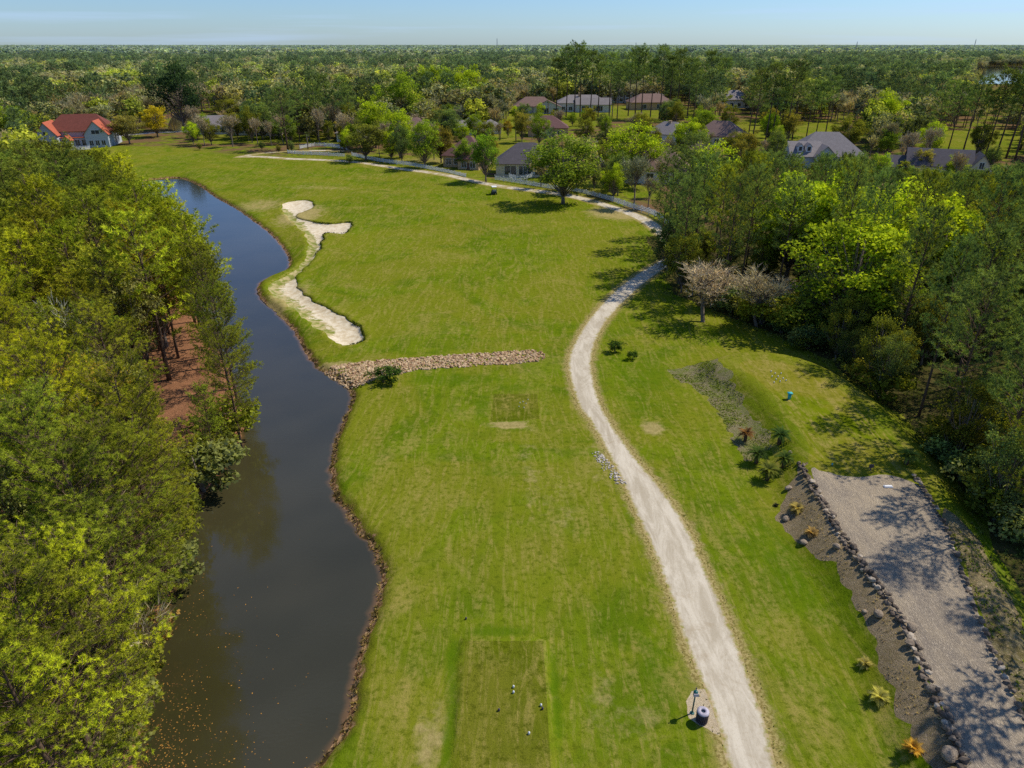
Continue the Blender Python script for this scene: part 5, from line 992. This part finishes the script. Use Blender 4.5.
mb = MB(); mb.tube([(.6, -.25, .9), (.42, -.25, 1.08)], .02, 5); mb.tube([(.42 + .15 * math.sin(k / 10 * 2 * PI) * .5, -.25 + .17 * math.cos(k / 10 * 2 * PI), 1.08 + .12 * math.sin(k / 10 * 2 * PI)) for k in range(11)], .015, 4); mb.build('steering_wheel', RUB, r)
tag(r, 'dark golf cart with white roof parked on the far fairway', 'golf cart')
# car and lakeside things
REDP = plain('dark red car paint', (.16, .03, .025), .3, .05, 1, 0, .5)
def car(px, py, rz, mat, label):
    x, y = at(px, py); r = empty('parked_car', (x, y, .03), R(rz)); mb = MB(); prof = [(-2.2, .35), (2.2, .35), (2.25, .75), (1.2, .95), (.55, 1.42), (-1.2, 1.45), (-1.9, 1.0), (-2.25, .9)]
    vs = [(a, -.85 if z < 1.1 else -.7, z) for a, z in prof] + [(a, .85 if z < 1.1 else .7, z) for a, z in prof]; n_ = 8
    mb.add(vs, [tuple(range(n_)), tuple(range(2 * n_ - 1, n_ - 1, -1))] + [(i, i + n_, (i + 1) % n_ + n_, (i + 1) % n_) for i in range(n_)]); mb.build('body', mat, r)
    g_ = MB(); g_.box(-1.25, .7, -.80, .80, 1.02, 1.36); g_.build('side_window', MAT['glass'], r)
    for a in (1.4, -1.4):
        for b in (-.82, .82): q = MB(); q.tube([(a, b - .12, .33), (a, b + .12, .33)], .33, 12); q.build('wheel', RUB, r, True)
    tag(r, label, 'car')
car(196, 132, 5, REDP, 'dark red car parked by the lakeside road at the far left'); car(632, 131, 20, NAVY, 'dark car in the distance behind the lime green tree'); car(205, 131, 10, MAT['white'], 'white car parked right of the dark red one')
# masts on the horizon
STEEL = plain('mast steel', (.25, .26, .28), .6)
for (px, H, d, lab) in ((497, 95, 2600, 'thin mast on the skyline left of centre'), (975, 90, 2600, 'thin mast on the skyline at the far right'), (857, 75, 2400, 'thin mast on the skyline right of centre'), (636, 70, 2400, 'short mast on the skyline near the middle')):
    x = (px - 512) / FPX * (d * CP); mb = MB()
    for k in range(3): a = 2 * PI * k / 3; mb.tube([(1.6 * math.cos(a), 1.6 * math.sin(a), 0), (.6 * math.cos(a), .6 * math.sin(a), H * .52)], .35, 4)
    mb.tube([(0, 0, 0), (0, 0, H * .55)], .5, 4); o = mb.build('radio_mast', STEEL); o.location = (x, d, 0); tag(o, lab, 'mast')

# ------------------------------------------------------------------ ground details: bank fringe, floating leaves, litter
def fringe(poly, n_, d0, d1, L, W, tints, seed, flt):
    rng = np.random.default_rng(seed); q = np.array(poly); idx = rng.integers(0, len(q), n_); a = q[idx]; b = q[(idx + 1) % len(q)]; t = rng.uniform(0, 1, (n_, 1)); c = a + (b - a) * t; d = b - a; d /= np.linalg.norm(d, axis=1, keepdims=True) + 1e-9
    P_ = q; area = np.sum(P_[:, 0] * np.roll(P_[:, 1], -1) - np.roll(P_[:, 0], -1) * P_[:, 1]); sg = 1 if area > 0 else -1; nr = np.c_[d[:, 1], -d[:, 0]] * sg; c = c + nr * rng.uniform(d0, d1, (n_, 1)); k = flt(c[:, 0], c[:, 1]); c = c[k]
    C = np.c_[c, heights(c[:, 0], c[:, 1])]; return blades(C, np.tile([0, 0, 1.], (len(C), 1)), 7, L, W, .55, rng)
V, v = fringe(POND, 3600, -.1, .5, .26, .06, None, 8, lambda x, y: (x > -14 - .18 * (y - 20)) | (y > 150))
o = link('bank_grass', tri_mesh('bank_grass', V, v, foliage('dry bank grass', (.20, .15, .07), .2))); tag(o, 'tufts of brown grass along the eroded pond bank', 'grass', kind='stuff')
V, v = fringe(PATH, 700, 0, .5, .09, .04, None, 9, lambda x, y: y < 110)
o = link('path_edge_grass', tri_mesh('path_edge_grass', V, v, foliage('path edge grass', (.20, .20, .06), .2))); tag(o, 'ragged grass along both edges of the path', 'grass', kind='stuff')
# a dark undercut lip on the fairway side of the bunker
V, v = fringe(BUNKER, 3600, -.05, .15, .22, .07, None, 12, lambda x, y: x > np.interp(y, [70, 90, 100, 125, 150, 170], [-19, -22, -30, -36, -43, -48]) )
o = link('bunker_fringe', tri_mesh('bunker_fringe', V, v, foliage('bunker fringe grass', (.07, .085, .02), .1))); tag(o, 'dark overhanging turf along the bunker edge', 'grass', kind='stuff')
rng = np.random.default_rng(31); C = []
while len(C) < 1500:
    px, py = rng.uniform(120, 330), 500 + 290 * rng.uniform(0, 1) ** .7; d = (px - 150) / (70 + (py - 500) * .25)
    if rng.random() < math.exp(-max(0, d - .1) * 3.2) * (mnoise.noise(Vector((px * .03, py * .03, 2))) > -.15): x, y = at(px, py, WZ); C.append((x, y, WZ + .012))
C = np.array(C); C = C[inside(C[:, 0], C[:, 1], POND)]; n_ = len(C); a = rng.uniform(0, 6.28, n_); s = rng.uniform(.02, .065, n_)[:, None]; u = np.c_[np.cos(a), np.sin(a), np.zeros(n_)] * s; w2 = np.c_[-np.sin(a), np.cos(a), np.zeros(n_)] * s * .6
V = np.stack([C - u, C + w2, C + u, C - u, C + u, C - w2], 1).reshape(-1, 3); o = link('floating_leaves', tri_mesh('floating_leaves', V, np.repeat(rng.uniform(0, 1, n_), 6), foliage('fallen leaves', (.20, .10, .035), .1))); tag(o, 'orange fallen leaves floating on the pond near the left bank', 'leaves', kind='stuff')
# weeds and dead stalks on the bed and slope
def patchgrass(name, poly, n_, L, W, col, label, seed, nb=6, zl=None):
    rng = np.random.default_rng(seed); q = np.array(poly); C = np.c_[rng.uniform(q[:, 0].min(), q[:, 0].max(), n_), rng.uniform(q[:, 1].min(), q[:, 1].max(), n_)]; C = C[inside(C[:, 0], C[:, 1], poly)]; 
    kk = np.array([mnoise.noise(Vector((a * .35, b * .35, seed))) > -.12 for a, b in C]); C = C[kk]; C = np.c_[C, heights(C[:, 0], C[:, 1])]; V, v = blades(C, np.tile([0, 0, 1.], (len(C), 1)), nb, L, W, .8, rng); o = link(name, tri_mesh(name, V, v, foliage(name + ' leaves', col, .3))); tag(o, label, 'weeds', kind='stuff')
patchgrass('bed_weeds', WEEDY, 5000, .13, .06, (.17, .2, .03), 'green weeds on the planted bank below the upper tee', 41)
patchgrass('bed_stalks', BED, 2600, .16, .03, (.34, .26, .2), 'dead brown stalks on the planted bank', 42)
patchgrass('slope_weeds', SLOPE + [], 2600, .2, .06, (.17, .19, .04), 'bright green weeds on the bare slope beside the right wood', 43)
RE = offset(RFLOOR, -1.5); EDGEP = [q for q in RFLOOR if q[0] < 60 and q[1] < 135]
V, v = fringe(RFLOOR, 9000, -5, 1.5, .34, .08, None, 15, lambda x, y: (y < 135) & (x < 58) & (y > 30)); o = link('wood_edge_weeds', tri_mesh('wood_edge_weeds', V, v, foliage('wood edge weeds', (.14, .15, .05), .3))); tag(o, 'rough grass and dead stalks along the edge of the right wood', 'weeds', kind='stuff')

# ------------------------------------------------------------------ render
SC.render.engine = 'CYCLES'; cy = SC.cycles; cy.max_bounces = 4; cy.diffuse_bounces = 3; cy.glossy_bounces = 2; cy.transmission_bounces = 2; cy.transparent_max_bounces = 4; cy.caustics_reflective = False; cy.caustics_refractive = False
cy.use_denoising = False; cy.sample_clamp_indirect = 4
SC.view_settings.view_transform = 'Standard'; SC.view_settings.look = 'None'; SC.view_settings.exposure = 0; SC.view_settings.gamma = 1
